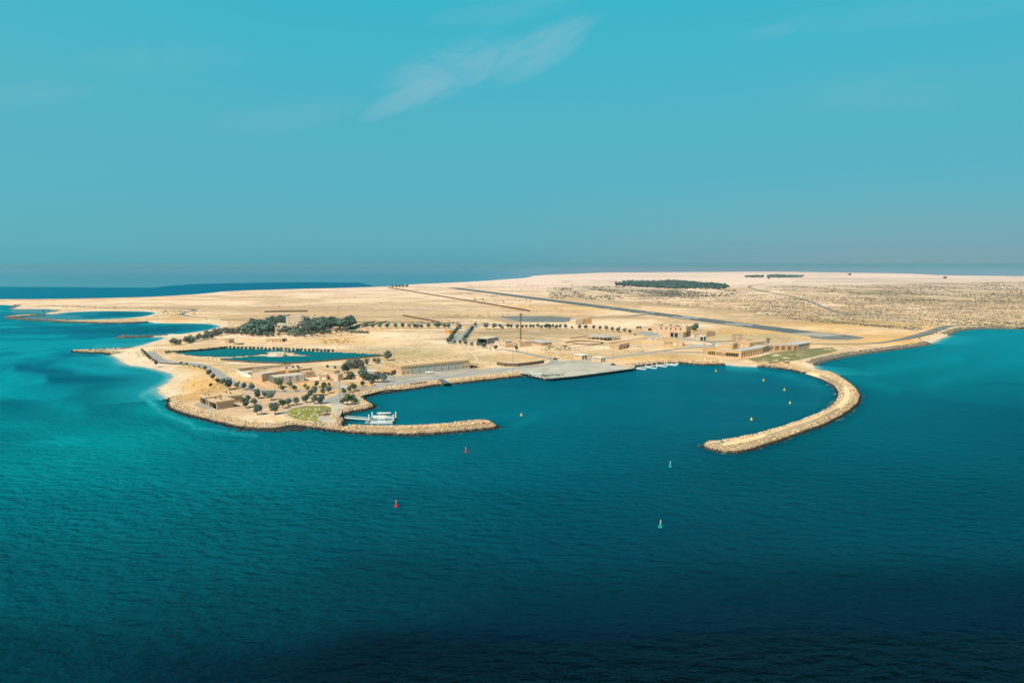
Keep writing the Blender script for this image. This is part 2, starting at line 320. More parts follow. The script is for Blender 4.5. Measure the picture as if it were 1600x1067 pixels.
# ------------------------------------------------------------------ the coastline (photo pixel, height seen there, kind of shore)
def Q(u,v,z=0.0): p=P(u,v,z); return (p.x,p.y)
COAST=[ # (u,v,z,kind)  kind: r=rock bank, b=beach
(-260,468,0,'b'),(0,468,0,'b'),(150,466.5,0,'b'),(250,463.5,0,'b'),(325,458.5,0,'b'),(350,455,0,'b'),(450,452,0,'b'),(520,450.5,0,'b'),(600,448,0,'b'),(640,444.5,0,'b'),(700,442,0,'b'),(750,439.5,0,'b'),(790,436.5,0,'b'),(826,434,0,'b'),(834,430.3,0,'b'),(900,428,0,'b'),(940,426.2,0,'b'),(1000,425.9,0,'b'),(1120,425,0,'b'),(1230,424.8,0,'b'),(1300,426,0,'b'),(1400,427.5,0,'b'),(1440,428.5,0,'b'),(1480,431,0,'b'),(1600,432,0,'b'),(1800,433,0,'b'),(2100,436,0,'b'),
(2100,519,0,'r'),(1750,516,0,'r'),(1600,515,0,'r'),(1550,513.8,0,'r'),(1512,515,0,'r'),(1497,517.5,0,'r'),(1487,522.5,0,'b'),(1470,530,0,'b'),(1457,536,0,'r'),(1450,540,0,'r'),(1412,545,0,'r'),(1375,550,0,'r'),(1333,556,0,'r'),(1305,561.6,0,'r'),(1286,565,0,'r'),(1275,570,0,'b'),(1273,575,0,'b'),(1280,577.5,0,'b'),
(1299,583,0,'r'),(1317,593,0,'r'),(1334,604,0,'r'),(1344,614,0,'r'),(1346,622.5,0,'r'),(1338,636,0,'r'),(1315,652.5,0,'r'),(1287,666,0,'r'),(1249,679.5,0,'r'),(1211,692.5,0,'r'),(1174,705,0,'r'),(1146,709.5,0,'r'),(1120,707,0,'r'),(1103,702.5,0,'r'),(1095,697.5,0,'r'),(1099,695,0,'r'),
(1110,693.5,.6,'r'),(1137,689.5,.6,'r'),(1175,682,.6,'r'),(1212,671,.6,'r'),(1250,658,.6,'r'),(1283,644,.6,'r'),(1301,631,.6,'r'),(1308,619,.6,'r'),(1306,609,0,'r'),(1295.6,600,0,'r'),(1277,590.6,0,'r'),(1249,582,0,'r'),(1224,577.5,0,'r'),(1199,574,0,'r'),
(1188,573.6,0,'b'),(1167,573,0,'b'),(1145,571.5,0,'b'),(1139,570,0,'r'),(1115,570.5,0,'r'),(1092,571,0,'r'),(1059,567.5,0,'r'),(1027,569.4,0,'r'),(1000,572.5,0,'r'),(991,574,0,'q'),(990,578.6,0,'q'),(909,590,0,'q'),(862,594.7,0,'q'),(851,594,0,'q'),(822,588,0,'r'),(766,594.3,0,'r'),(737,597.8,0,'r'),(711,600.4,0,'r'),(705,600.2,0,'q'),(696,601.5,0,'q'),(692,601.9,0,'r'),(681,603,0,'r'),(672,604.7,0,'r'),(644,609.4,0,'r'),(606,614,0,'r'),(590,616.5,0,'r'),(580,618.3,0,'r'),(572,621.6,0,'r'),(571,626,0,'r'),(581,631,0,'r'),(589,635.6,0,'r'),(585,638.6,0,'r'),(569,642.3,0,'r'),(550,645,0,'r'),(541,648.5,0,'r'),(538,652,0,'r'),(541,655.5,0,'r'),(542.5,658.5,0,'r'),(538,663,0,'r'),(536,668,0.5,'r'),
(552,668.3,0,'r'),(580,669.5,0,'r'),(615,670,0,'r'),(640,669.6,0,'r'),(691,666.8,0,'r'),(729,662,0,'r'),(757,660.3,0,'r'),(771,662,0,'r'),(780,666,0,'r'),(781,667.5,0,'r'),(776,670.2,0,'r'),(729,675.5,0,'r'),(654,681,0,'r'),(625,681,0,'r'),(569,679.3,0,'r'),(531,676.3,0,'r'),(494,671.5,0,'r'),(472,668.6,0,'r'),(456,667.6,0,'r'),(444,669.4,0,'r'),(425,673,0,'r'),(405,672.5,0,'r'),(387,671,0,'r'),(365,669,0,'r'),(331,660,0,'r'),(305,654,0,'r'),(280,647,0,'r'),(262,639,0,'r'),(259,634,0,'r'),(263,625,0,'b'),(256,619,0,'b'),(244,611,0,'b'),(247,606,0,'b'),(260,598,0,'b'),(268,591,0,'b'),(268.5,585.5,0,'b'),(251,579.5,0,'b'),(228,574,0,'b'),(195,571,0,'b'),(188,564,0,'b'),(176,555.5,0,'r'),(160,552.5,0,'r'),(140,552,0,'r'),(120,551,0,'r'),(109,549.8,0,'r'),(112,548.5,0,'r'),(140,548,.3,'r'),(155,547.5,0,'r'),(186,546.5,0,'b'),(219,540,0,'b'),(240,534,0,'b'),(254,529.6,0,'b'),(258,526.6,0,'b'),(245,527.3,0,'r'),(215,527.2,0,'r'),(190,529,0,'r'),(177,528.3,0,'r'),(188,526.2,.5,'r'),(200,525.2,.5,'r'),(245,524.8,.5,'r'),(261,524.4,0,'b'),(284,522,0,'b'),(317,517,0,'b'),(337,513.5,0,'b'),(344.6,508.6,0,'b'),(326,506.2,0,'b'),(306,505.4,0,'b'),(238,505,0,'b'),(236,503,0,'r'),(225,504.5,0,'r'),(180,506,0,'r'),(140,505.4,0,'r'),(98,504,0,'r'),(60,501.5,0,'r'),(30,500,0,'r'),(12,498,0,'r'),(6,496,0,'r'),(8,494.6,0,'r'),(30,493,0,'r'),(56,491.5,0,'r'),(60,492.3,0,'r'),(66,494.6,0,'r'),(72,493.5,0,'r'),(62,493.4,0,'r'),(30,495.2,0,'r'),(20,496.6,0,'r'),(40,498.7,0,'r'),(98,500.6,0,'b'),(130,499.9,0,'b'),(186,498,0,'b'),(218,495.5,0,'b'),(236,492.5,0,'b'),(244,489,0,'b'),(236,487.4,0,'b'),(218,486.4,0,'b'),(153,486,0,'b'),(110,487.6,0,'b'),(79,491.3,0,'b'),(70,490,0,'r'),(85,486,0,'b'),(85,483,0,'b'),(55,482.8,0,'b'),(20,483,0,'r'),(11,482.3,0,'r'),(28,478,0,'b'),(0,476,0,'b'),(-260,480,0,'b')]
NEARB=None
PTS=np.array([Q(u,v,z) for u,v,z,k in COAST]); KND=np.array([ {'r':0,'b':1,'q':2}[k] for *_,k in COAST])
# rounded by chaikin-like subdivision, keeping quay corners
def refine(pts,knd):
    n=len(pts); op=[];ok=[]
    for i in range(n):
        a=pts[i-1]; b=pts[i]; c=pts[(i+1)%n]
        if knd[i]==2 or knd[i-1]==2:
            op.append(b); ok.append(knd[i])
        else:
            op.append(b*.75+a*.25); ok.append(knd[i-1]); op.append(b*.75+c*.25); ok.append(knd[i])
    return np.array(op),np.array(ok)
PTS,KND=refine(PTS,KND)
SA=PTS; SB=np.roll(PTS,-1,0)
# shoreline wobble is added through noise on the distance
def sdf(X,Y):
    n=len(X); D=np.empty(n); K=np.empty(n,dtype=np.int8); ins=np.zeros(n,dtype=bool)
    ax,ay=SA[:,0].astype(np.float32),SA[:,1].astype(np.float32); bx,by=SB[:,0].astype(np.float32),SB[:,1].astype(np.float32); ex,ey=bx-ax,by-ay; l2=ex*ex+ey*ey+1e-6
    for s in range(0,n,20000):
        x=X[s:s+20000,None].astype(np.float32); y=Y[s:s+20000,None].astype(np.float32)
        px,py=x-ax,y-ay
        t=np.clip((px*ex+py*ey)/l2,0,1); dx=px-t*ex; dy=py-t*ey; d=dx*dx+dy*dy
        k=d.argmin(1); D[s:s+20000]=np.sqrt(d[np.arange(len(k)),k]); K[s:s+20000]=KND[k]
        c=((ay>y)!=(by>y))&(px<ex*(y-ay)/(ey+1e-9)); ins[s:s+20000]=(c.sum(1)%2)==1
    return np.where(ins,D,-D),K
def blob(u,v,cu,cv,ru,rv): return np.exp(-(((u-cu)/ru)**2+((v-cv)/rv)**2))
def seg_blob(u,v,a,b,w):   # soft band round a segment in pixels
    ax,ay=a;bx,by=b; ex,ey=bx-ax,by-ay; t=np.clip(((u-ax)*ex+(v-ay)*ey)/(ex*ex+ey*ey),0,1)
    return np.exp(-(((u-ax-t*ex)**2+(v-ay-t*ey)**2)/w**2))
def height(X,Y,sdv,K):
    u,v=proj(X,Y,np.full_like(X,2.0))
    bB=((v>574)&(u>1085)&(u<1360)).astype(float)*np.clip((v-576)/12,0,1)
    bA=((v>655)&(u>545)&(u<790)).astype(float)
    hm=2.5+.9*bB+.7*bA
    hm=np.where((u<262)&(v<556),1.7,hm)
    wob=(fbm(X,Y,9,5,3)-.5)
    s=sdv+wob*np.where(K==2,0,np.where(K==1,7,1.6))
    hr=np.minimum(hm,s*(.46+.34*bB+.14*bA)); hb=np.minimum(2.5,s*.065); hq=np.where(s>0,2.5,-3)
    h=np.where(K==0,hr,np.where(K==1,hb,hq))
    # far coasts are low beaches
    h=np.where((K==1)&(Y>1900),np.minimum(2.5,s*.05),h)
    return np.maximum(h,-3)
# ---------------------------------------------- terrain sheet
NA,ND=820,660
az=np.radians(np.linspace(-50,50,NA)); dd=330*(9400/330)**(np.linspace(0,1,ND))
AZ,DD=np.meshgrid(az,dd); X=(np.tan(AZ)*DD).ravel() ; Y=DD.ravel()
SDV,KK=sdf(X,Y); Z=height(X,Y,SDV,KK)
U,V=proj(X,Y,Z)
def terrain_colour():
    A=lambda *c: np.array(c,dtype=float)
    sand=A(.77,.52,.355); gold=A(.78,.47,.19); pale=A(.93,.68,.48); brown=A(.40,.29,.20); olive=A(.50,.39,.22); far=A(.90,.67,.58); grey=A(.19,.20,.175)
    n1=fbm(X,Y,60,1,5); n2=fbm(X,Y,18,2,4); n3=fbm(X*.5,Y*1.6,35,3,4); n4=fbm(X,Y,220,4,4)
    c=np.tile(sand,(len(X),1))
    def mixc(c,col,f): f=np.clip(f,0,1)[:,None]; return c*(1-f)+col*f
    sm=lambda x,a,b: np.clip((x-a)/(b-a),0,1)**2*(3-2*np.clip((x-a)/(b-a),0,1))
    c=mixc(c,pale,sm(n1,.42,.62)*.9)
    c=mixc(c,gold,sm(n3,.40,.60)*.85*sm(V,455,515))
    c=mixc(c,olive,sm(n4*.5+n2*.5,.48,.62)*.6*sm(V,480,520))
    st_=fbm(X*.35,Y*1.2,26,71,5); c=mixc(c,A(.42,.29,.18),sm(st_,.54,.72)*.42); c=mixc(c,A(.98,.80,.64),sm(st_,.46,.30)*.6)
    st2=fbm(X,Y,7,73,4); c=mixc(c,A(.40,.28,.17),sm(st2,.58,.72)*.35*sm(V,500,560))
    # painted by what the photograph shows on the ground
    def bl(col,cu,cv,ru,rv,s,nn=None): 
        nonlocal c
        f=blob(U,V,cu,cv,ru,rv)*s
        if nn is not None: f=f*(.35+1.3*nn)
        c=mixc(c,col,f)
    bl(gold,290,600,60,22,1.1,n2); bl(gold,300,620,40,14,.9,n2); bl(A(.50,.30,.12),318,618,30,8,.5,n2)
    bl(gold,340,590,50,10,.8,n2)
    bl(pale,385,650,70,10,.6,n1); bl(A(.60,.42,.27),430,620,70,18,.8,n2); bl(A(.52,.34,.18),575,612,45,12,.9,n2); bl(A(.50,.33,.19),535,600,25,8,.8,n2)
    bl(pale,640,530,95,13,1.2,n1); bl(pale,470,540,120,8,.8,n1); bl(olive,620,548,110,7,.9,n3); bl(olive,500,575,160,6,.3,n3); bl(gold,520,533,90,5,.7,n3); bl(pale,620,590,60,8,.2,n1)
    bl(olive,720,560,130,10,.9,n3); bl(pale,760,548,60,5,.9,n2); bl(brown,860,520,125,5.5,1.5,n3); bl(brown,800,527,60,3,.9,n2); bl(A(.30,.30,.14),1245,557,70,8,.35,n2)
    c=mixc(c,A(.36,.35,.32),((KK==2)*sm(SDV,4,2))); bl(olive,790,524,70,6,.6,n3); bl(pale,830,548,90,7,.7,n2)
    bl(gold,880,556,100,9,.6,n2); bl(pale,910,545,60,5,.5,n2); bl(olive,1000,556,130,6,.8,n3); bl(gold,1060,564,130,7,.9,n3)
    bl(pale,960,507,120,7,1.0,n1); bl(gold,1130,520,180,6,1.1,n1); bl(olive,1180,527,120,6,.9,n1); bl(gold,1380,530,100,9,1.2,n1); bl(gold,1300,507,130,7,.8,n1)
    bl(A(.52,.33,.12),1290,503,140,3.5,.9,n3); bl(A(.70,.48,.24),1330,570,60,12,1.0,n2); bl(gold,1245,574,50,8,1,n2)
    bl(gold,900,480,140,5,.7,n1); bl(olive,560,503,130,4,.8,n1); bl(brown,820,497,300,2.0,.5,n2); bl(brown,470,481,180,4.0,.75,n1); bl(brown,600,485,220,5,.45,n1); bl(brown,470,493,130,3,.5,n1); bl(brown,640,496,120,2.5,.5,n2); bl(A(.55,.36,.17),560,489,160,2.0,.5,n3); bl(brown,690,530,40,2,.6,n2); bl(brown,200,479,140,2,.4,n2); bl(brown,740,532,40,3,.6,n2); bl(pale,560,470,260,8,.6,n4); bl(pale,300,474,170,5,.6,n4)
    bl(pale,215,560,40,10,.9,n2); bl(pale,330,525,70,8,.7,n1)
    # breakwaters
    c=mixc(c,A(.80,.57,.32),((V>578)&(U>1090)&(U<1370))*.8)
    # far land fades to pale rose; dark scrub bands in it
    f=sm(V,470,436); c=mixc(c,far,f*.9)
    band=lambda a,b,w:seg_blob(U,V,a,b,w)
    nb=fbm(X,Y*.25,120,9,5)
    sc=(band((1330,459),(1680,466),5)*1.0+band((1400,470),(1650,474),4)*.5+band((870,453),(1060,457),5)*.85+band((1000,463),(1090,461),3)*.7+band((860,462),(1000,474),3)*.5+band((1000,474),(1180,488),2.2)*.7+band((1180,492),(1440,514),2.2)*.6+band((1280,490),(1420,492),4)*.35+band((880,470),(1000,480),3)*.3+band((880,440),(960,441),2)*.5+band((1240,440),(1600,440),3)*.2+band((1150,457),(1200,455),2)*.7)
    c=mixc(c,grey,sc*sm(nb,.22,.55)*1.0)
    st=sm(fbm(X*.35,Y*.6,150,12,4),.52,.62)*sm(V,500,470)*sm(U,1100,1400)*.40
    c=mixc(c,A(.44,.34,.26),st)
    st=sm(fbm(X*.3,Y*.8,260,14,4),.55,.68)*sm(V,462,440)*sm(U,820,1000)*.35
    c=mixc(c,A(.42,.37,.32),st)
    nr=fbm(X*.6,Y,90,95,5); c=mixc(c,A(.56,.39,.24),sm(nr,.47,.64)*.7*sm(V,440,452)*sm(V,520,505)); c=mixc(c,A(.62,.44,.27),sm(fbm(X,Y,30,97,5),.52,.68)*.5*sm(V,490,510))
    nq=fbm(X,Y*.4,45,91,5); c=mixc(c,A(.50,.37,.25),sm(nq,.42,.62)*.55*sm(U,1050,1250)*sm(V,442,455)*sm(V,512,500))
    # wet and bleached sand at the water's edge, dark toe of the rock banks
    wet=(KK==1)&(Z<.45); c=mixc(c,A(.78,.64,.50),((KK==1)*sm(SDV,26,6))*.75)
    c=mixc(c,A(.42,.36,.28),((KK==1)*sm(SDV,3.5,0.3))*.7)
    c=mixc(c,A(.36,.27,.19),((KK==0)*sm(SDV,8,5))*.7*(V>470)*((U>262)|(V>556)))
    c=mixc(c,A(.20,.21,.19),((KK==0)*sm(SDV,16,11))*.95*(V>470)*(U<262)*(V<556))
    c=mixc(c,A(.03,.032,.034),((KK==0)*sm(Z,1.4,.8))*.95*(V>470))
    return np.clip(c,.01,.95)
idx=np.arange(NA*ND).reshape(ND,NA)
Fq=np.stack([idx[:-1,:-1],idx[:-1,1:],idx[1:,1:],idx[1:,:-1]],-1).reshape(-1,4)
keep=(SDV[Fq].max(1)>-14); Fq=Fq[keep]
used=np.unique(Fq); rm=np.zeros(NA*ND,dtype=np.int64); rm[used]=np.arange(len(used))
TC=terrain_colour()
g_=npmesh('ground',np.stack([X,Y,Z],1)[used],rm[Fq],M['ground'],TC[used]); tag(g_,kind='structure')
del TC
# ---------------------------------------------- water sheet
NW,NWD=860,640
az=np.radians(np.linspace(-49,49,NW)); dd=60*(5200/60)**(np.linspace(0,1,NWD-14)); dd=np.concatenate([dd,5200*(46000/5200)**(np.linspace(0,1,15)[1:])])
AZ,DD=np.meshgrid(az,dd); WX=(np.tan(AZ)*DD).ravel(); WY=DD.ravel(); WS,WK=sdf(WX,WY); u,v=proj(WX,WY,np.zeros_like(WX))
# seen colour of the water at places of the photo, spread by smooth interpolation
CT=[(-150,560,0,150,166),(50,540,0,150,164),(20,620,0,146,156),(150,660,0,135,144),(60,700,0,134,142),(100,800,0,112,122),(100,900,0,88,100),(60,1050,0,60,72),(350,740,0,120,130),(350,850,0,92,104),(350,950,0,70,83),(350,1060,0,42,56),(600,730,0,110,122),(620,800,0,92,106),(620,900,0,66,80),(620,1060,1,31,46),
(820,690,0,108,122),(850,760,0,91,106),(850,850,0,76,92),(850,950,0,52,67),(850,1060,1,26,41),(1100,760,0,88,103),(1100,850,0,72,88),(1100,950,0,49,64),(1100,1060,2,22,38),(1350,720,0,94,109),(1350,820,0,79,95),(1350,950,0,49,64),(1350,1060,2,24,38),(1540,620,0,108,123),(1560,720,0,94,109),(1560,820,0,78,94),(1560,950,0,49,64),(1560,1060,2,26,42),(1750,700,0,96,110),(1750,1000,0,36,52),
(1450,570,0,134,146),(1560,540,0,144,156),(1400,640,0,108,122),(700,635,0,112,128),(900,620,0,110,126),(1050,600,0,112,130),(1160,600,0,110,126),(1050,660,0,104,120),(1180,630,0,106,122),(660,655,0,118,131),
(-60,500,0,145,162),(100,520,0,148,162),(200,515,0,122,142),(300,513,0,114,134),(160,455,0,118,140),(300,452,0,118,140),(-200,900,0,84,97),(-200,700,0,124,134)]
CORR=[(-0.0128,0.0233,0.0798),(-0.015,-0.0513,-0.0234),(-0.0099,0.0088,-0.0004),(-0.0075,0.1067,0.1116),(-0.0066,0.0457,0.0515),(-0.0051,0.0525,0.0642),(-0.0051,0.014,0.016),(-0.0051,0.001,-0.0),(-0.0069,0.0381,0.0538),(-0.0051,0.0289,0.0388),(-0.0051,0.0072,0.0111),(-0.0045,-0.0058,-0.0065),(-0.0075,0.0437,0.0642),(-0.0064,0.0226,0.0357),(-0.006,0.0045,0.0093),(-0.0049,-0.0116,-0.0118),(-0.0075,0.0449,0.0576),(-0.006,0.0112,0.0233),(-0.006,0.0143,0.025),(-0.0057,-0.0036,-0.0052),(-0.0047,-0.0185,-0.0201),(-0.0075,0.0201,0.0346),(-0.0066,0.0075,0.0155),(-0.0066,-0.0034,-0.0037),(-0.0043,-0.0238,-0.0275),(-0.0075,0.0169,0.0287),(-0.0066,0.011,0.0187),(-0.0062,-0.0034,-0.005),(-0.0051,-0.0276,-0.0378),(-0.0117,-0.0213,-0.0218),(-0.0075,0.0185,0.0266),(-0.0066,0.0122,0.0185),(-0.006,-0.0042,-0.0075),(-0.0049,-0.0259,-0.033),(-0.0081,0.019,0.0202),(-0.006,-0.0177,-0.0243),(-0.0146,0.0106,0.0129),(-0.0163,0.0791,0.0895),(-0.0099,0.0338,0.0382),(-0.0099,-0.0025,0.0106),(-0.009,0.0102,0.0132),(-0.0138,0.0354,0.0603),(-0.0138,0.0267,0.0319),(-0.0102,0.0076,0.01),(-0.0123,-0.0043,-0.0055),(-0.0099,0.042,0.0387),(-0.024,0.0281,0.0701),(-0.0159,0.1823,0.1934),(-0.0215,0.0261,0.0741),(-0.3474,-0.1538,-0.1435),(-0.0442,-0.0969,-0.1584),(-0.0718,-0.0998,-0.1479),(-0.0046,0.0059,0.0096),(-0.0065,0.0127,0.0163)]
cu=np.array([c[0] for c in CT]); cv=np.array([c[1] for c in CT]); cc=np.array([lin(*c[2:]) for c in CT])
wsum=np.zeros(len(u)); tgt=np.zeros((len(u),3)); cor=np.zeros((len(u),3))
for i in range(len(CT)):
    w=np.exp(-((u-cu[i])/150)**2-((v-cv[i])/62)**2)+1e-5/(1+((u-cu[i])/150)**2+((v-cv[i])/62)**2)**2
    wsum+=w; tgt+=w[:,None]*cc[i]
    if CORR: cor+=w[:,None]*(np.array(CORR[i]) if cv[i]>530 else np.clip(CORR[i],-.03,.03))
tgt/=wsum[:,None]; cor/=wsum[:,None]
def smn(x,a,b):
    t=np.clip((x-a)/(b-a),0,1); return t*t*(3-2*t)
def mixw(col,f):
    global tgt
    f=np.clip(f,0,1)[:,None]; tgt=tgt*(1-f)+np.array(lin(*col))*f
wn=fbm(WX,WY,55,31,5); wn2=fbm(WX*.6,WY,22,33,4); wn3=fbm(WX,WY*.7,140,35,4)
# light sandbanks and dark weed beds off the left shore
left=smn(u,620,150)*smn(v,800,560)
wa=fbm(WX,WY,38,51,6); wb=fbm(WX*.45+WY*.2,WY,75,52,6)
left=smn(u,560,200)*smn(v,800,620)
mixw((20,178,184),left*smn(wa*.5+wb*.5,.50,.62)*.8); mixw((0,96,114),left*smn(wb,.50,.40)*(.8-.45*(v<560)))
mixw((0,92,110),smn(u,420,700)*smn(wb,.46,.36)*.35*smn(v,850,650)*(v>560)); mixw((0,128,140),smn(wa,.54,.66)*.3*smn(v,900,640)*(v>560)*smn(u,800,400))
for a,b,w,s,col in [((120,640),(250,660),10,.7,(0,98,112)),((250,655),(300,680),5,.7,(0,90,104)),((300,682),(370,690),4,.6,(0,92,105)),((30,575),(110,585),8,.9,(0,112,130)),((80,592),(235,598),9,1.1,(0,100,120)),((185,628),(228,622),12,1.1,(0,100,118)),((110,556),(60,572),5,.7,(0,118,135)),((120,565),(260,585),5,.5,(0,120,136)),((60,622),(100,626),4,.6,(0,120,134)),
    ((232,625),(250,640),5,.8,(70,185,190)),((222,618),(238,608),5,.6,(120,200,200)),((255,645),(300,662),4,.7,(60,175,180)),((300,668),(400,680),4,.65,(55,165,172)),((0,600),(120,640),14,.45,(0,165,175)),((0,660),(200,700),16,.35,(0,150,158)),((160,556),(185,575),6,.6,(60,180,185)),
    ((150,543),(225,536),5,.5,(90,190,195)),((0,530),(120,540),8,.35,(0,168,180)),((760,650),(900,640),7,.30,(0,135,150)),((790,672),(840,650),5,.3,(0,140,152)),((640,640),(700,620),7,.2,(0,135,150)),((1230,585),(1300,612),8,.35,(0,140,155)),((1190,580),(1240,590),4,.4,(0,150,165)),((1360,580),(1500,560),10,.35,(0,160,172)),((1300,580),(1400,610),8,.3,(0,145,158)),((1450,600),(1600,560),10,.3,(0,150,165)),
    ((560,675),(720,686),4,.35,(0,80,96)),((690,760),(560,790),12,.3,(0,74,92)),((700,730),(820,700),10,.22,(0,74,92)),((780,665),(800,668),4,.4,(0,90,105)),
    ((75,492),(125,497),5,1.1,(85,160,166)),((125,492),(150,490),4,.8,(60,150,160)),((20,486),(85,486),3.5,1.2,(105,165,170)),((40,496),(80,498),3,1.1,(100,160,165)),((335,511),(342,510),3,.6,(110,170,175)),((1270,572),(1276,574),3,.6,(110,180,180))]:
    mixw(col,seg_blob(u,v,a,b,w)*s*(.5+wn2))
fo=smn(fbm(WX,WY,5,61,3),.60,.70); mixw((225,240,238),fo*smn(WS,-3.5,-1)*(v>560)*(WK==0)*(.3*((u>1150)&(v>600))+.22))
mixw((215,235,232),smn(fbm(WX,WY,9,62,3),.5,.6)*smn(WS,-5,-.5)*(WK==1)*.6)
# shallows along beaches and a thin pale fringe
mixw((60,180,188),(WK==1)*smn(WS,-55,-3)*.55*(v<680)*smn(v,478,500)); mixw((150,205,200),(WK==1)*smn(WS,-9,-.5)*.6)
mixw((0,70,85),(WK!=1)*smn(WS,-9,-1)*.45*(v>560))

# a darker blue strip, and haze painted into the far sea's colour
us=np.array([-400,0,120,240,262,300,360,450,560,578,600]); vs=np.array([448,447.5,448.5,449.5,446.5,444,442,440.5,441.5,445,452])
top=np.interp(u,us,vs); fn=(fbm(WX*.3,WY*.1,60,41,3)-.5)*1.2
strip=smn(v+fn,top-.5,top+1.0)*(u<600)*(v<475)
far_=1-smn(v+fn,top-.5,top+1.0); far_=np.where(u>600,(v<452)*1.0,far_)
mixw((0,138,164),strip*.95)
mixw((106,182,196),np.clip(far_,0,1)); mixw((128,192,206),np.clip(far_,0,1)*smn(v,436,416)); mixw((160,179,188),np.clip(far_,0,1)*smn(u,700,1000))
sheen=.26+np.clip(far_,0,1)*.10*(v<455)
sheen=np.where(v>600,.28+.24*smn(v,640,960),sheen)
sheen=sheen-strip*.12
refl=.0
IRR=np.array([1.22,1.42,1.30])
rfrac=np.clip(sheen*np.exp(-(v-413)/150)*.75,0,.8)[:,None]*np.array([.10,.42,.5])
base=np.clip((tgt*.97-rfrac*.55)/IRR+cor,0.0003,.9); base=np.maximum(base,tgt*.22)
wave=np.where(v>1,.55,0)*np.clip(DD.ravel()/DD.ravel(),0,1)
wave=.8+2.6*smn(v,590,800)
# harbour water is calmer
hb=((u>560)&(u<1310)&(v<665)&(v>560)); wave=wave*(.65+.8*fbm(WX*.35+WY*.12,WY,70,81,4)); wave=np.where(hb,.45,wave)
idx=np.arange(NW*NWD).reshape(NWD,NW)
Fw=np.stack([idx[:-1,:-1],idx[:-1,1:],idx[1:,1:],idx[1:,:-1]],-1).reshape(-1,4)
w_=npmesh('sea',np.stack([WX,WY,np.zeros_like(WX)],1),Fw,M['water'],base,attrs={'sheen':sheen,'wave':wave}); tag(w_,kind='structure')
# ---------------------------------------------- armour stone
def ico():
    t=(1+5**.5)/2; v=np.array([(-1,t,0),(1,t,0),(-1,-t,0),(1,-t,0),(0,-1,t),(0,1,t),(0,-1,-t),(0,1,-t),(t,0,-1),(t,0,1),(-t,0,-1),(-t,0,1)],float); v/=np.linalg.norm(v[0])
    f=np.array([(0,11,5),(0,5,1),(0,1,7),(0,7,10),(0,10,11),(1,5,9),(5,11,4),(11,10,2),(10,7,6),(7,1,8),(3,9,4),(3,4,2),(3,2,6),(3,6,8),(3,8,9),(4,9,5),(2,4,11),(6,2,10),(8,6,7),(9,8,1)])
    return v,f
IV,IF=ico()
def scatter(pts,rad,squash=.78,jit=.36):
    n=len(pts)
    v=IV[None]*(1+RNG.uniform(-jit,jit,(n,12,1)))
    sc=np.stack([RNG.uniform(.75,1.3,n),RNG.uniform(.75,1.2,n),squash*RNG.uniform(.75,1.25,n)],1)
    v=v*sc[:,None,:]; a=RNG.uniform(0,6.28,n); ca,sa=np.cos(a)[:,None],np.sin(a)[:,None]
    tl=RNG.uniform(-.5,.5,n)[:,None]; ct,st=np.cos(tl),np.sin(tl)
    x,y,z=v[...,0],v[...,1],v[...,2]; y,z=y*ct-z*st,y*st+z*ct; x,y=x*ca-y*sa,x*sa+y*ca
    v=np.stack([x,y,z],-1)*rad[:,None,None]+pts[:,None,:]
    f=(IF[None]+(np.arange(n)*12)[:,None,None]).reshape(-1,3)
    return v.reshape(-1,3),f
def rocks():
    # march along all rock segments and sprinkle across the bank
    out=[]
    for i in range(len(PTS)):
        if KND[i]!=0: continue
        a=SA[i]; b=SB[i]; L=np.linalg.norm(b-a); 
        if L<.1: continue
        mid=(a+b)/2; dist=mid[1]
        if dist>1900: continue
        uu,vv=proj(mid[0],mid[1],1.0)
        isB=(vv>576 and 1085<uu<1360); 
        wdt=21 if isB else (14 if 600<uu<830 and 575<vv<620 else 9.5)
        step=.85 if dist<650 else (1.5 if dist<900 else 2.0)
        if uu<300 and dist>850: wdt=5; step=1.3
        t=b-a; t=t/L; nrm=np.array([-t[1],t[0]])
        cnt=int((L+wdt)*wdt/step**2*1.25)
        s=RNG.uniform(-wdt*.3,L+wdt*.3,cnt); w=RNG.uniform(-1.2,wdt,cnt)
        for sg in (1,-1):
            p=a+np.outer(s,t)+np.outer(w*sg,nrm); out.append(np.column_stack([p,np.full(cnt,step)]))
    o=np.concatenate(out); return o
R=rocks(); s_,k_=sdf(R[:,0],R[:,1]); z_=height(R[:,0],R[:,1],s_,k_)
uR,vR=proj(R[:,0],R[:,1],z_)
ok=(k_==0)&(s_>-1.6)&((s_<9)|((vR>576)&(uR>1085))|((s_<14)&(uR>600)&(uR<822)&(vR<622)&(vR>575)))&(uR>-60)&(uR<1750)
# thin out duplicates on a jittered lattice
key=(np.floor(R[:,0]/R[:,2]).astype(int)*100003+np.floor(R[:,1]/R[:,2]).astype(int))
ok&=(s_<21)
ids=np.nonzero(ok)[0]; _,fi=np.unique(key[ids],return_index=True); ids=ids[fi]
R=R[ids]; s_=s_[ids]; z_=z_[ids]; uR=uR[ids]; vR=vR[ids]
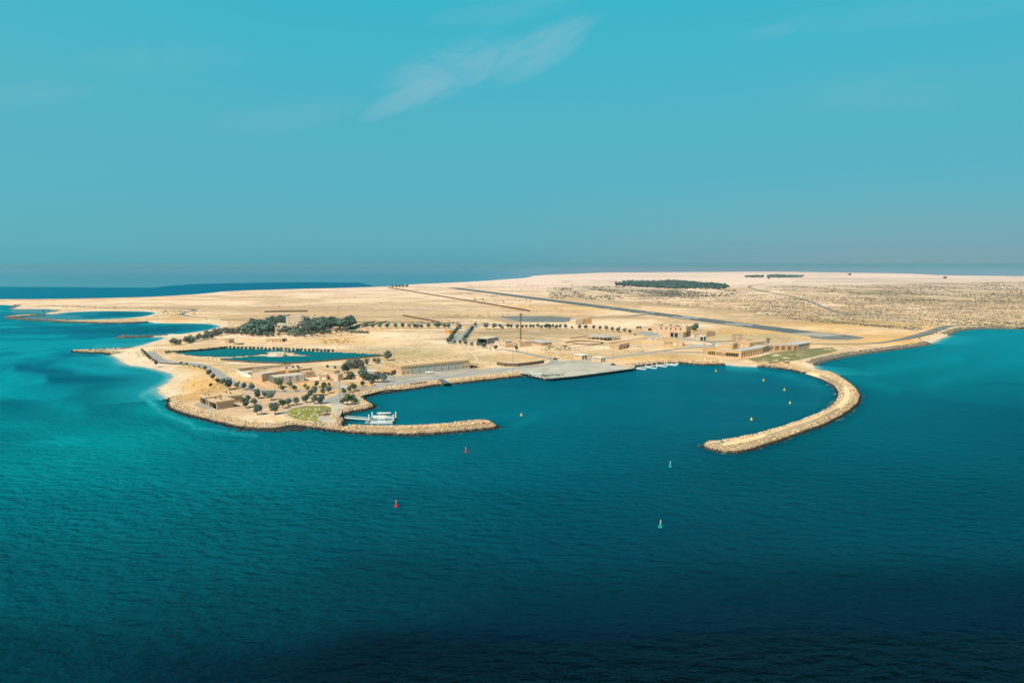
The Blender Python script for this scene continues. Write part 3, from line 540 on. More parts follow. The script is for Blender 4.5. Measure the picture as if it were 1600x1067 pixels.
# leave the service track on the east breakwater free
TRK=[(1262,579),(1290,588),(1312,600),(1323,611),(1322,623),(1305,640),(1280,652),(1249,664),(1211,676),(1174,686),(1140,693),(1128,694)]
TRKW=np.array([P(a,b,3.4)[:2] for a,b in TRK])
def dist_poly(x,y,pl):
    d=np.full(len(x),1e9)
    for a,b in zip(pl[:-1],pl[1:]):
        e=b-a; t=np.clip(((x-a[0])*e[0]+(y-a[1])*e[1])/(e@e),0,1); d=np.minimum(d,np.hypot(x-a[0]-t*e[0],y-a[1]-t*e[1]))
    return d
dt=dist_poly(R[:,0],R[:,1],TRKW)
WKEEP=~((dt<2.5)&(uR>1085))
GR=[('east',(uR>1085)&(uR<1360)&(vR>571),'large pale armour stones heaped on the curved east breakwater'),
    ('west',(uR>536)&(uR<790)&(vR>660),'pale boulders heaped along the straight low breakwater behind the moored boats'),
    ('harbour',(uR>536)&(uR<1200)&(vR<=660),'tan boulders lining the harbour shore below the boat shed and quay'),
    ('point',(uR<=536)&((vR>600)|((vR>543)&(uR<190))),'pale and black wet boulders round the south western point'),
    ('eastshore',(uR>=1200)&(vR<=580),'grey stones along the outer shore east of the arcaded building'),
    ('lagoon',(uR<=536)&(vR<=600)&~((vR>543)&(uR<190)),'thin dark line of stones on the low spits and moles of the left bays')]
done=np.zeros(len(R),bool)
for nme,mk,lab in GR:
    m=mk&~done&WKEEP; done|=mk
    if not m.any(): continue
    rad=R[m,2]*(.30+.48*RNG.random(m.sum())**1.5)
    pts=np.column_stack([R[m,0],R[m,1],z_[m]+rad*.15])
    v_,f_=scatter(pts,rad)
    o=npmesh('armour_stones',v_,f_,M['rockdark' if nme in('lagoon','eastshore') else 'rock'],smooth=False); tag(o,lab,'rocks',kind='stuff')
print('rocks',len(R))

# the natural dark ledge south of the lawn
q=RNG.normal(0,1,(420,2)); uu=425+q[:,0]*22; vv=670+q[:,1]*1.6
pp=np.array([P(x,y,.3)[:] for x,y in zip(uu,vv)]); rr=RNG.uniform(.5,1.7,len(pp)); pp[:,2]=.1
v_,f_=scatter(pp,rr,.5,.4); tag(npmesh('ledge_rocks',v_,f_,mat('wet_black_rock',(.035,.038,.04),var=.3),smooth=False),'black wet rocks of the low ledge below the oval lawn','rocks',kind='stuff')
# ------------------------------------------------------------------ roads, aprons, lawns, markings (thin sheets on the flat ground)
def catmull(pts,step=6.0):
    P_=[Vector(p) for p in pts]; P_=[P_[0]*2-P_[1]]+P_+[P_[-1]*2-P_[-2]]; out=[]
    for i in range(1,len(P_)-2):
        a,b,c,d=P_[i-1:i+3]; n=max(2,min(14,int((c-b).length/step)))
        for k in range(n):
            t=k/n; out.append(.5*((2*b)+(c-a)*t+(2*a-5*b+4*c-d)*t*t+(3*b-a-3*c+d)*t**3))
    out.append(P_[-2]); return out
def ribbon(name,px,w,m,z=.06,kind='structure',label=None,zz=GZ,smooth=True,world=False,drape=False):
    pts=[Vector(p) for p in px] if world else [P(u,v,zz) for u,v in px]
    pts=[Vector((p.x,p.y,0)) for p in pts]
    if smooth: pts=catmull(pts)
    ws=w if isinstance(w,(list,tuple)) else None
    V=[]; n=len(pts)
    for i,p in enumerate(pts):
        t=(pts[min(i+1,n-1)]-pts[max(i-1,0)]).normalized(); s=Vector((-t.y,t.x,0)); 
        ww=np.interp(i/(n-1),np.linspace(0,1,len(ws)),ws) if ws else w
        V+=[p+s*ww/2+Vector((0,0,zz+z)),p-s*ww/2+Vector((0,0,zz+z))]
    if drape:
        xx=np.array([v.x for v in V]); yy=np.array([v.y for v in V]); q1,q2=sdf(xx,yy); hh=height(xx,yy,q1,q2)
        for v,h_ in zip(V,hh): v.z=max(h_,.5)+z
    b=MB(); b.v=[tuple(v) for v in V]; b.f=[(2*i,2*i+1,2*i+3,2*i+2) for i in range(n-1)]
    o=b.build(name,m); tag(o,label,kind=kind); return o
def sheet(name,px,m,z=.03,kind='structure',zz=GZ,label=None):
    pts=[P(u,v,zz)+Vector((0,0,z)) for u,v in px]
    area=sum(pts[i-1].x*pts[i].y-pts[i].x*pts[i-1].y for i in range(len(pts)))
    if area<0: pts=pts[::-1]
    o=MB().poly(pts).build(name,m); return tag(o,label,kind=kind)
sheet('road',[(704,591.3),(718,590),(768,584.3),(800,581.5),(822,582.5),(860,591),(905,586.5),(988,575.5),(976,573),(962,570),(938,566),(905,563),(862,564.5),(850,569),(800,574),(775,574),(745,578),(738,570),(733,571),(733,575.5),(627,586.5),(610,585),(598,590),(592,598),(580,603),(612,605.5),(641,601),(668,596.6),(686,593)],M['conc'],.02)
sheet('quay_apron',[(822,584.4),(860,591.4),(905,587),(988,576),(976,573.4),(962,570.4),(938,566.4),(905,563.4),(880,565),(840,571.5),(800,577),(780,581)],M['concpale'],.045)
ribbon('road',[(556,607),(575,606.5),(598,604),(640,597),(700,589),(760,581),(820,574),(870,568),(908,563.2),(950,559.5),(1000,553),(1050,546.5),(1085,543)],7.5,M['asph'],.07)
ribbon('road',[(858,569),(866,565.5),(864,562),(850,558.5),(828,553.5),(800,548),(780,545.3)],8,M['asph'],.085)
ribbon('road',[(556,607),(540,607),(525,606),(500,608.5),(470,611),(440,611.5),(415,610.5),(398,609.5),(380,603),(362,597),(350,590),(340,583),(328,576),(310,570),(290,567.5),(262,565.5),(248,562),(238,555),(230,549.5)],[6,7,7,7,8,9,9.5,10,11,12,13,14],M['asph'],.08)
ribbon('path',[(380,617),(395,613.5),(410,611)],5,M['concpale'],.05)
ribbon('path',[(519,595),(530,600),(541,606)],6.5,M['concpale'],.065)
sheet('plaza',[(497,628),(510,623),(525,617.5),(537,607),(550,607),(541,613),(534,622),(531,632),(527,633.5),(518,632.5),(517,630),(500,631.5),(489,632.5)],M['asph'],.04)
ribbon('path',[(524,630),(526,636),(526,642),(524,648),(519,655),(515,662)],[7,7.5,7,7,6.5,6.5],M['concpale'],.09)
sheet('path',[(497,651),(521,651),(518,658),(495,656.5)],M['concpale'],.1)
sheet('grass',[(448,648),(452,641),(461,637.5),(478,634.5),(500,633.6),(514,635),(523.5,637.5),(521,643),(516,644),(502,644),(499,651),(495,656.5),(508,659),(514,660),(513,662),(505,661.7),(480,657.5),(460,653.5)],M['lawn'],.03)
sheet('path',[(501.5,644),(516,644),(519,650.5),(499,650.5)],M['track'],.06)
ribbon('path',[(500,634.6),(478,634),(462,636.3),(449,640.5),(444.5,645.5),(447,650.5),(462,655.3),(480,659.3),(505,663.3)],1.8,M['concpale'],.11)
ribbon('path',[(534,634.5),(545,634.5),(556,632),(566,632),(573,629.5),(567,625.5),(561,621.5),(566,616.5),(582,612.5),(602,608.5),(625,606.5)],1.8,M['concpale'],.1)
# bleached stones lying on the lawn
b=MB()
for u,v in [(470,639),(475,640),(480,638.5),(467,647),(464,650),(459.5,649),(468,645),(493,639),(499,638.5),(493.5,642),(492,645),(491,648),(496,648),(495.5,650),(488,651.5),(484,653.5),(470,652.5),(473,650),(487,649.5),(500,641),(485,639.5),(453,646),(466,640.5)]:
    for k in range(3):
        p=P(u+random.uniform(-1,1),v+random.uniform(-.5,.5)); r=random.uniform(.5,1.1)
        b.lathe([(r*.9,0),(r,.2),(r*.5,.38)],(p.x,p.y,GZ+.02),6)
tag(b.build('stones',M['cream']),'small pale stones strewn across the oval lawn','stones',kind='stuff')
# airfield
RW0=P(1348,527); RWa=P(1230,516.6); RWb=P(706,449.6)
d=(RWb-RWa).normalized(); s=Vector((-d.y,d.x,0)); st=RWa-d*95
def rw(a,b_,l,r,m,z,nm='runway'):
    pts=[st+d*a+s*l,st+d*a+s*r,st+d*b_+s*r,st+d*b_+s*l]
    o=MB().poly([p+Vector((0,0,z)) for p in pts]); return o
RL=(RWb-st).length
tag(MB().poly([st+s*-24+Vector((0,0,.05)),st+s*24+Vector((0,0,.05)),st+d*RL+s*24+Vector((0,0,.05)),st+d*RL-s*24+Vector((0,0,.05))][::-1]).build('runway',M['asphdark']),kind='structure')
sheet('runway',[(1255,520),(1290,520.5),(1330,524),(1352,528),(1345,529.8),(1320,531.2),(1290,530.5),(1268,528)],M['asphmid'],.035)
b=MB()
for k in range(12):
    o_=-19.8+k*3.6; b.poly([p+Vector((0,0,.09)) for p in (st+d*8+s*o_,st+d*62+s*o_,st+d*62+s*(o_+1.9),st+d*8+s*(o_+1.9))][::-1])
for a,l in ((120,.9),(170,.9),(220,.9),(270,.9),(320,.9),(420,.9),(470,.9),(520,.9),(620,.9),(720,.9),(820,.9),(920,.9)):
    b.poly([p+Vector((0,0,.09)) for p in (st+d*a-s*.45,st+d*(a+30)-s*.45,st+d*(a+30)+s*.45,st+d*a+s*.45)][::-1])
for a,w_m,n_ in ((185,45,7),(330,55,8),(480,30,5),(640,25,3)):
    for sg in (-1,1):
        o0=6 if sg>0 else -6-n_; b.poly([p+Vector((0,0,.09)) for p in (st+d*a+s*o0,st+d*(a+w_m)+s*o0,st+d*(a+w_m)+s*(o0+n_),st+d*a+s*(o0+n_))][::-1])
tag(b.build('runway_markings',M['paint']),kind='structure')
sheet('runway_apron',[(775,495),(800,493.6),(862,493.8),(893,496.5),(895,501.5),(880,503.5),(835,503.5),(812,502.5),(790,499)],M['asphmid'],.035)
sheet('runway_apron',[(762,496),(778,494.5),(794,498.5),(815,503.3),(800,506),(780,502)],M['track'],.05)
ribbon('taxiway',[(912,496.6),(950,495.6),(985,494.2),(1008,491.5)],11,M['asphdark'],.06)
ribbon('road',[(1265,537.5),(1300,537.6),(1350,537.3),(1390,533.5),(1430,525),(1460,516.5),(1478,510.5),(1490,508.8),(1530,508.2),(1600,512),(1700,514)],[7,8,9,12,15,16,14,9,7,6],M['asphmid'],.06)
ribbon('road',[(1350,494.5),(1325,490.5),(1300,485),(1275,475),(1255,468),(1230,462),(1200,456.5),(1180,451.5),(1170,448.5),(1178,445.5),(1200,442.5),(1230,440)],[7,8,9,10,11,12,12,11,10],M['asphmid'],.06)
ribbon('path',[(1320,490),(1360,496),(1400,500),(1440,508),(1478,510)],4,M['track'],.05)
ribbon('road',[(1060,545),(1090,543),(1112,541),(1118,538),(1108,534),(1090,532),(1060,528.5),(1040,527.5)],8,M['asph'],.1)
ribbon('road',[(1098,533.6),(1125,533.5),(1150,533),(1178,531.5)],7,M['asphdark'],.12)
sheet('yard',[(1058,527),(1090,528),(1090,532),(1076,532),(1055,529.5)],M['concpale'],.035)
sheet('yard',[(1072,538),(1108,538.5),(1098,542),(1080,542)],M['concpale'],.04)
sheet('yard',[(1000,518),(1028,518),(1030,524),(1012,525),(995,521)],M['asph'],.04)
sheet('path',[(1035,549),(1098,549),(1098,552),(1040,551)],M['track'],.04)
ribbon('road',[(704,536),(715,527),(728,519),(738,512),(748,507.5)],12,M['asph'],.05)
ribbon('road',[(556,506.4),(620,506),(700,506.8),(735,507.6),(800,508),(850,508)],9,M['asph'],.06)
ribbon('path',[(572,517.3),(640,517.4),(704,518)],3,M['wood'],.04)
ribbon('road',[(395,498.3),(350,496.8),(315,496),(293,493.8),(284,491),(290,488),(303,485.8),(300,483.5),(280,482.2),(230,481),(150,480.5),(100,479),(80,477)],[5,6,8,10,12,12,9,6,5,5],M['asphmid'],.06)
ribbon('path',[(305,493),(303,489),(318,486.5),(320,484.5),(300,482.5)],5,M['track'],.05)
sheet('yard',[(305,634),(302,630.5),(312,628),(325,632.5),(341,641),(330,642)],M['conc'],.04)
ribbon('path',TRK,4.2,mat('sandy_crest',(.90,.64,.36),var=.2,scale=.3),.12,zz=3.4,drape=True)
ribbon('road',[(556,503.5),(535,506),(505,511)],10,M['asph'],.05)
sheet('yard',[(556,582),(585,578),(592,584),(586,590),(560,592),(545,588)],M['asph'],.035)
for k,(px,w_) in enumerate([([(560,556),(620,546),(680,541),(705,538)],1.8),([(640,560),(700,556),(760,552),(790,556)],1.8),([(835,549),(870,556),(880,562),(900,565)],2.0),([(850,552),(920,544),(985,535),(1010,530)],2.4),([(730,545),(745,560),(740,568)],1.8),([(360,541),(420,541),(500,536),(560,534)],1.8),([(100,484),(180,482),(250,483),(330,500)],3),([(880,560),(940,556),(1010,549)],1.6),([(1180,530),(1260,534),(1340,535.5)],2),([(930,520),(1000,523),(1015,528)],2.2),([(390,640),(405,632),(425,628),(460,627)],1.4),([(345,612),(380,618),(400,628),(410,645)],1.4),([(1130,535),(1190,531),(1240,530)],2),([(700,470),(800,474),(900,487)],3),([(400,470),(520,476),(640,478)],4)]):
    ribbon('track',px,w_,M['track'] if k%2 else MC.setdefault('pale_track',mat('pale_wheel_track',(.80,.60,.42),var=.12,scale=.05)),.015+.003*(k%3))
# beach-grass patch with low plants in front of the arcade
def inpoly(x,y,pl):
    c=np.zeros(len(x),bool)
    for i in range(len(pl)):
        x1,y1=pl[i-1];x2,y2=pl[i]; c^=((y1>y)!=(y2>y))&(x<(x2-x1)*(y-y1)/(y2-y1+1e-12)+x1)
    return c
def fill(poly_px,n,zz=GZ):
    pl=[tuple(P(u,v,zz)[:2]) for u,v in poly_px]; a=np.array(pl); lo=a.min(0); hi=a.max(0)
    p=RNG.uniform(lo,hi,(n*4,2)); m=inpoly(p[:,0],p[:,1],pl); return p[m][:n]
gp=[(1172,561),(1190,557),(1215,551.5),(1245,547.5),(1285,545),(1302,545),(1306,549),(1285,553.5),(1255,560),(1225,566),(1205,566.5),(1185,564.5)]
gp=[(u+(u-1240)*.03,v+(v-556)*.12) for u,v in gp]
p=fill(gp,11000); nn=fbm(p[:,0],p[:,1],9,77,4); p=p[(nn+RNG.uniform(-.07,.07,len(nn)))>.40]
rad=RNG.uniform(.3,1.0,len(p)); v_,f_=scatter(np.column_stack([p,np.full(len(p),GZ+.12)]),rad,.5,.4)
tag(npmesh('ground_cover_plants',v_,f_,M['leafolive'],smooth=False),'low green ground cover between the arcaded building and the breakwater','plants',kind='stuff')
# desert scrub on the plain
def scrub():
    out=[]
    def add(poly,n,th,ns,lo,hi,aspect=1,seed=1):
        p=fill(poly,n); nn=fbm(p[:,0],p[:,1]*aspect,ns,seed,3); p=p[nn>th]; out.append(np.column_stack([p,RNG.uniform(lo,hi,len(p))]))
    if 0: pass
    add([(1150,478),(1240,463),(1600,470),(1750,472),(1750,512),(1600,510),(1480,507),(1430,514),(1340,504),(1260,497),(1180,486)],14000,.38,45,.5,1.3,1,3)
    add([(960,458),(1150,455),(1280,470),(1240,495),(1120,482),(1000,474)],4500,.44,60,.6,1.5,1,4)
    add([(1180,448),(1600,440),(1750,440),(1750,475),(1600,472),(1300,470)],12000,.42,90,.8,2.2,.4,5)
    add([(850,445),(1150,452),(1150,462),(1000,470),(860,466)],2600,.50,90,1.4,3.2,.4,6)
    add([(1180,488),(1245,495),(1340,505),(1440,514),(1437,517),(1340,509),(1240,500)],500,.35,20,.6,1.5,1,7)
    add([(760,476),(880,482),(880,488),(770,486)],160,.5,20,.6,1.3,1,8)
    add([(660,495),(760,489),(850,486),(850,493),(690,501)],420,.5,18,.5,1.2,1,9)
    add([(560,504.5),(700,501.5),(760,504.5),(760,507),(650,506)],200,.45,15,.6,1.4,1,9)
    add([(500,530),(548,528),(552,535),(505,539)],150,.42,8,.4,.9,1,10)
    add([(510,520.5),(560,520),(556,524),(490,528),(485,526)],150,.4,8,.4,.9,1,11)
    add([(850,541),(890,540),(892,547),(852,548)],120,.35,8,.5,1.1,1,12)
    add([(250,481),(100,478),(90,480),(240,483.5)],120,.4,20,.6,1.4,1,13)
    add([(290,484),(240,486),(240,497),(285,495)],130,.4,20,.6,1.2,1,14)
    add([(1500,508),(1600,512),(1700,513),(1700,509),(1560,503),(1480,504)],380,.35,18,.6,1.5,1,15)
    add([(1450,518),(1480,511),(1495,513),(1470,522),(1440,532),(1425,532)],90,.35,10,.5,1.1,1,16)
    add([(520,520),(700,520),(700,548),(600,552),(520,545)],160,.5,25,.3,.9,1,21)
    add([(840,545),(1000,540),(1080,547),(1000,550),(910,560),(862,562)],200,.46,12,.3,.8,1,22)
    add([(380,470),(640,455),(700,480),(560,500),(380,497)],240,.5,60,.7,1.6,1,23)
    add([(640,450),(830,440),(850,455),(700,452)],260,.5,80,1.0,2.4,1,24)
    add([(1110,515),(1250,530),(1400,534),(1340,536),(1200,533)],120,.48,12,.3,.8,1,25)
    add([(300,585),(350,600),(400,620),(420,640),(320,625),(280,610)],130,.45,8,.25,.6,1,26)
    add([(200,548),(240,556),(262,572),(232,570),(195,560)],90,.4,8,.3,.7,1,27)
    add([(700,455),(850,462),(850,480),(760,476)],300,.5,40,.8,1.8,1,17)
    a=np.concatenate(out); uu,vv=proj(a[:,0],a[:,1],GZ)
    # keep off the runway and roads
    rx=(a[:,0]-st.x)*s.x+(a[:,1]-st.y)*s.y; al=(a[:,0]-st.x)*d.x+(a[:,1]-st.y)*d.y
    k=~((np.abs(rx)<34)&(al>-60)); sdd,_=sdf(a[:,0],a[:,1]); k&=sdd>12
    a=a[k]; v_,f_=scatter(np.column_stack([a[:,:2],np.full(len(a),GZ)+a[:,2]*.2]),a[:,2],.6,.35)
    o=npmesh('desert_scrub',v_,f_,foliage('scrub_leaves',(.06,.058,.048),(.19,.155,.115)),smooth=False); tag(o,'low dry desert scrub dotted over the sandy plain','scrub',kind='stuff'); print('scrub',len(a))
scrub()
def farwood(poly,n,h,lab):
    p=fill(poly,n); nz_=fbm(p[:,0],p[:,1],160,88,4); p=p+RNG.normal(0,1,p.shape)*np.array([10,45]); k_=nz_+RNG.uniform(-.12,.12,len(p))>.41; p=p[k_]; nz_=nz_[k_]; rad=RNG.uniform(.4,1.0,len(p))*h*.5*(.55+.9*nz_)
    v_,f_=scatter(np.column_stack([p,GZ+RNG.uniform(.2,.62,len(p))*h*.8*(.5+nz_)]),rad,.8,.4)
    tag(npmesh('far_wood',v_,f_,M['leafwood'],smooth=False),lab,'wood',kind='stuff')
farwood([(965,446),(985,443),(1020,443.5),(1050,441.5),(1100,444.5),(1128,448),(1126,451),(1095,451.5),(1060,451),(1020,449),(985,447.5)],4200,18,'wide dark wood standing far out on the plain')
farwood([(1203,432.5),(1245,431.8),(1246,433.2),(1208,434)],500,22,'small dark wood on the horizon right of the wide wood')
farwood([(1168,432.8),(1186,432.2),(1187,433.6),(1172,433.8)],200,18,'tiny dark copse on the horizon beside the winding road')
# ------------------------------------------------------------------ solar field: one thing per row of tilted panels
SOL_OUT=[(272,550.5),(300,547.5),(359,545),(447,548.3),(526,551.5),(598,555),(560,558.5),(534,561),(490,564),(447,567),(381,564),(335,561),(309,556.5),(285,553)]
GAPS=[[(272,552),(309,556.2),(359,557.6),(400,554.6),(420,552.5),(452,552.2),(484,555.5),(484,557.8),(420,558),(400,556.8),(359,560.6),(335,560.4),(300,559)],[(416,549.3),(447,549.8),(462,551),(470,552.5),(420,552.8),(414,551)]]
def rows():
    out=[tuple(P(u,v,3.0)[:2]) for u,v in SOL_OUT]; gaps=[[tuple(P(u,v,3.0)[:2]) for u,v in g] for g in GAPS]
    ymin=min(p[1] for p in out); ymax=max(p[1] for p in out); y=ymin+1.0; rr=[]; 
    while y<ymax:
        xs=np.arange(-420,-110,4.0); m=inpoly(xs,np.full_like(xs,y),out)
        for g in gaps: m&=~inpoly(xs,np.full_like(xs,y),g)
        i=0
        while i<len(xs):
            if m[i]:
                j=i
                while j+1<len(xs) and m[j+1]: j+=1
                if j-i>=1: rr.append((y,xs[i]-2,xs[j]+2))
                i=j+1
            else: i+=1
        y+=5.2
    return rr
ORD=['first','second','third','fourth','fifth','sixth','seventh','eighth','ninth','tenth','eleventh','twelfth','thirteenth','fourteenth','fifteenth','sixteenth','seventeenth','eighteenth','nineteenth','twentieth']
TENS={2:'twenty',3:'thirty',4:'forty',5:'fifty',6:'sixty'}
def ordn(i):
    if i<20: return ORD[i]
    t,u=divmod(i+1,10); return {2:'twentieth',3:'thirtieth',4:'fortieth',5:'fiftieth',6:'sixtieth'}[t] if u==0 else TENS[t]+'-'+ORD[u-1]
RRW=rows(); RRW.sort(key=lambda r:(r[0],r[1]))
for i,(y,x0,x1) in enumerate(RRW):
    L=x1-x0; xc=(x0+x1)/2; side='left' if xc<-270 else 'right'
    t=empty('solar_panel_row',(xc,y,GZ),0,f'long teal row of tilted solar panels, {ordn(i)} counted from the front edge of the field','solar panels','rows of solar panels in the fenced field')
    b=MB(); n=int(L/2.0)
    for k in range(n):
        a=-L/2+k*L/n; bb=a+L/n-.06
        b.quad((a,-2.1,.55),(bb,-2.1,.55),(bb,1.9,1.45),(a,1.9,1.45)); 
    b.build('panel',M['solar'],t)
    b=MB()
    for k in range(int(L/8)+1):
        a=-L/2+.3+k*(L-.6)/max(1,int(L/8)); b.box(a-.07,a+.07,-1.5,-1.36,-.1,.62); b.box(a-.07,a+.07,1.3,1.44,-.1,1.25)
    b.box(-L/2,L/2,-1.5,-1.4,.55,.65); b.box(-L/2,L/2,1.3,1.4,1.15,1.25)
    b.build('frame',M['wood'],t)
print('solar rows',len(RRW))
# ------------------------------------------------------------------ buildings
def wallmesh(b,o,ux,L,h,holes,depth,parent,mats,nrm,h0=0.0,arch=True):
    """a wall with real recesses: o origin, ux along, nrm outward; holes (u0,u1,z0,z1,depth,material,name)"""
    ux=Vector(ux); n=Vector(nrm); o=Vector(o)
    us=sorted(set([0,L]+[x for q in holes for x in q[:2]])); zs=sorted(set([h0,h]+[x for q in holes for x in q[2:4]]))
    pt=lambda u,z,dp=0: o+ux*u+Vector((0,0,z))-n*dp
    def q4(a,b_,c,d,bb):
        nn=(b_-a).cross(c-a)
        bb.quad(a,b_,c,d)
    for i in range(len(us)-1):
        for j in range(len(zs)-1):
            um=(us[i]+us[i+1])/2; zm=(zs[j]+zs[j+1])/2
            if any(q[0]<um<q[1] and q[2]<zm<q[3] for q in holes): continue
            q4(pt(us[i],zs[j]),pt(us[i+1],zs[j]),pt(us[i+1],zs[j+1]),pt(us[i],zs[j+1]),b)
    for q in holes:
        u0,u1,z0,z1,dp=q[:5]
        for a,c in (((u0,z0),(u1,z0)),((u1,z0),(u1,z1)),((u1,z1),(u0,z1)),((u0,z1),(u0,z0))):
            q4(pt(*a),pt(*c),pt(*c,dp),pt(*a,dp),b)
        pm=MB().quad(pt(u0,z0,dp),pt(u1,z0,dp),pt(u1,z1,dp),pt(u0,z1,dp))
        pane=pm.build(q[6],M[q[5]],parent)
        if q[6]=='window' and (u1-u0)>.9:
            # sill under each window
            e=.06; s_=MB(); a=pt(u0-e,z0-.12); c=pt(u1+e,z0-.12); k=n*.12
            A=[a,c,c+k,a+k]; T=[p+Vector((0,0,.11)) for p in A]
            s_.quad(*T); s_.quad(A[3],A[2],T[2],T[3]); s_.quad(A[0],A[3],T[3],T[0]); s_.quad(A[2],A[1],T[1],T[2])
            s_.build('sill',M['cream'],pane)
        if q[6]=='door' and q[5]=='shutter':
            s_=MB()
            for zz in np.arange(z0+.5,z1,.55):
                a=pt(u0+.05,zz,dp-.03); c=pt(u1-.05,zz,dp-.03); s_.quad(a,c,c+Vector((0,0,.07)),a+Vector((0,0,.07)))
            s_.build('slat',M['louvre'],pane)
def building(name,label,cat,A,B,depth,h,wall='wall',roof='roof',front=(),left=(),right=(),over=0.0,rthick=.35,parapet=.5,gable=0.0,zr=None,group=None,z0=0.0,back=True):
    """A,B: pixels of the front wall's two base corners (or of its top edge when zr=h)"""
    zr_=GZ if zr is None else GZ+zr
    a=P(A[0],A[1],zr_); b_=P(B[0],B[1],zr_); a.z=b_.z=GZ; L=(b_-a).length; ang=math.atan2(b_.y-a.y,b_.x-a.x)
    root=empty(name,(a.x,a.y,GZ+z0),ang,label,cat,group)
    f=lambda hs,Lw: [(x*Lw if rel else x,) for x in hs]
    wb=MB()
    wallmesh(wb,(0,0,0),(1,0,0),L,h,exp(front,L),0,root,None,(0,-1,0),h0=-.5)
    wallmesh(wb,(0,depth,0),(0,-1,0),depth,h,exp(left,depth),0,root,None,(-1,0,0),h0=-.5)
    wallmesh(wb,(L,0,0),(0,1,0),depth,h,exp(right,depth),0,root,None,(1,0,0),h0=-.5)
    wb.quad((L,depth,-.5),(0,depth,-.5),(0,depth,h),(L,depth,h))
    if gable:
        wb.tri((0,depth,h),(0,0,h),(0,depth/2,h+gable)); wb.tri((L,0,h),(L,depth,h),(L,depth/2,h+gable))
    elif parapet and not over:
        t=.3; zi=h-parapet
        for (x0,y0),(x1,y1) in (((t,t),(L-t,t)),((L-t,t),(L-t,depth-t)),((L-t,depth-t),(t,depth-t)),((t,depth-t),(t,t))):
            wb.quad((x0,y0,zi),(x0,y0,h),(x1,y1,h),(x1,y1,zi))
        O=[(0,0),(L,0),(L,depth),(0,depth)]; I=[(t,t),(L-t,t),(L-t,depth-t),(t,depth-t)]
        for k in range(4):
            k2=(k+1)%4; wb.quad((*O[k],h),(*O[k2],h),(*I[k2],h),(*I[k],h))
    wb.build('wall',M[wall],root)
    rb=MB()
    if gable:
        o_=over; zt=-gable*o_/(depth/2)
        for (y0,y1,za,zb) in ((-o_,depth/2,h+zt,h+gable),(depth/2,depth+o_,h+gable,h+zt)):
            V0=[(-o_,y0,za+.02),(L+o_,y0,za+.02),(L+o_,y1,zb+.02),(-o_,y1,zb+.02)]; V1=[(x,y,z+rthick) for x,y,z in V0]
            rb.quad(*V1); rb.quad(*V0[::-1])
            for k in range(4): k2=(k+1)%4; rb.quad(V0[k],V0[k2],V1[k2],V1[k])
    elif over or not parapet:
        rb.box(-over,L+over,-over,depth+over,h+.01,h+rthick)
    else:
        rb.quad((.3,.3,h-parapet+.01),(L-.3,.3,h-parapet+.01),(L-.3,depth-.3,h-parapet+.01),(.3,depth-.3,h-parapet+.01))
    rb.build('roof',M[roof],root)
    return root,L,depth,h
def exp(hs,L):
    out=[]
    for q in hs:
        if q[0]=='n':      # ('n', count, start_frac, end_frac, width, z0, z1, recess, mat, name)
            _,n,s0,s1,w,z0,z1,dp,m,nm=q
            for k in range(n):
                c=(s0+(s1-s0)*((k+.5)/n))*L; out.append((c-w/2,c+w/2,z0,z1,dp,m,nm))
        else:
            u0,u1=q[0]*L,q[1]*L; out.append((u0,u1)+tuple(q[2:]))
    return out
def addbox(root,name,m,*b_):
    return MB().box(*b_).build(name,M[m],root)
def acs(root,n,x0,x1,y0,y1,z,mm='grey',nm='air_conditioner'):
    for k in range(n):
        x=random.uniform(x0,x1); y=random.uniform(y0,y1); w=random.uniform(.6,1.1)
        o=MB().box(x-w,x+w,y-.5,y+.5,z,z+random.uniform(.9,1.4)).build(nm,M[random.choice([mm,'white','dark'])],root)
# --- boat shed
r,L,D,H=building('boat_shed','long tan boat shed with seven grey roller doors facing the harbour','boat shed',(627,586.3),(733,575.6),36,7.6,'wall','roof',
 front=[('n',7,.135,.885,7.4,0,6.3,.22,'shutter','door'),('n',2,.01,.125,1.6,1.6,2.6,.25,'glass','window'),('n',2,.895,.985,1.6,1.6,2.6,.25,'glass','window'),(.112,.125,5.0,6.3,.25,'glass','window'),(.895,.908,5.0,6.3,.25,'glass','window')],
 left=[('n',7,.04,.98,1.5,4.6,5.7,.25,'glass','window'),('n',1,.86,.94,1.4,1.4,2.4,.25,'glass','window'),('n',1,.70,.76,1.6,0,2.3,.2,'white','door')],over=.25,gable=1.3,rthick=.3)
MB().box(-.35,L+.35,-.35,0,6.75,8.35).build('fascia',M['ochre'],r); MB().box(-.36,-.0,0.01,D,6.9,8.1).build('fascia',M['ochre'],r)
for k in range(8):
    x=L*(.06+.88*k/7); MB().box(x-.55,x+.55,D*.40,D*.58,8.4,9.25).build('roof_vent',M['wood'],r)
for k in range(8):
    x=L*(.135+.75*k/7); MB().box(x-.3,x+.3,-.22,-.003,0,6.6).build('pillar',M['wall'],r)
# --- car shelters
def canopy(label,A,B,depth,h,posts,m='ochre',name='car_shelter',th=.8,zr=None):
    a=P(*A,GZ+(zr or 0)); b_=P(*B,GZ+(zr or 0)); a.z=b_.z=GZ; L=(b_-a).length; root=empty(name,tuple(a),math.atan2(b_.y-a.y,b_.x-a.x),label,'shelter')
    MB().box(-.3,L+.3,-.3,depth+.3,h,h+th).build('roof',M[m],root)
    for i in range(posts):
        for y in (.1,depth-.1):
            x=.2+(L-.4)*i/(posts-1); MB().box(x-.2,x+.2,y-.2,y+.2,-.3,h).build('post',M['wall2'],root)
    return root
canopy('flat ochre car shelter against the left end of the boat shed',(588,586),(610,586.8),14,3.2,5)
canopy('low ochre car shelter at the right end of the boat shed',(734,575.8),(747,574.6),16,3.2,3)
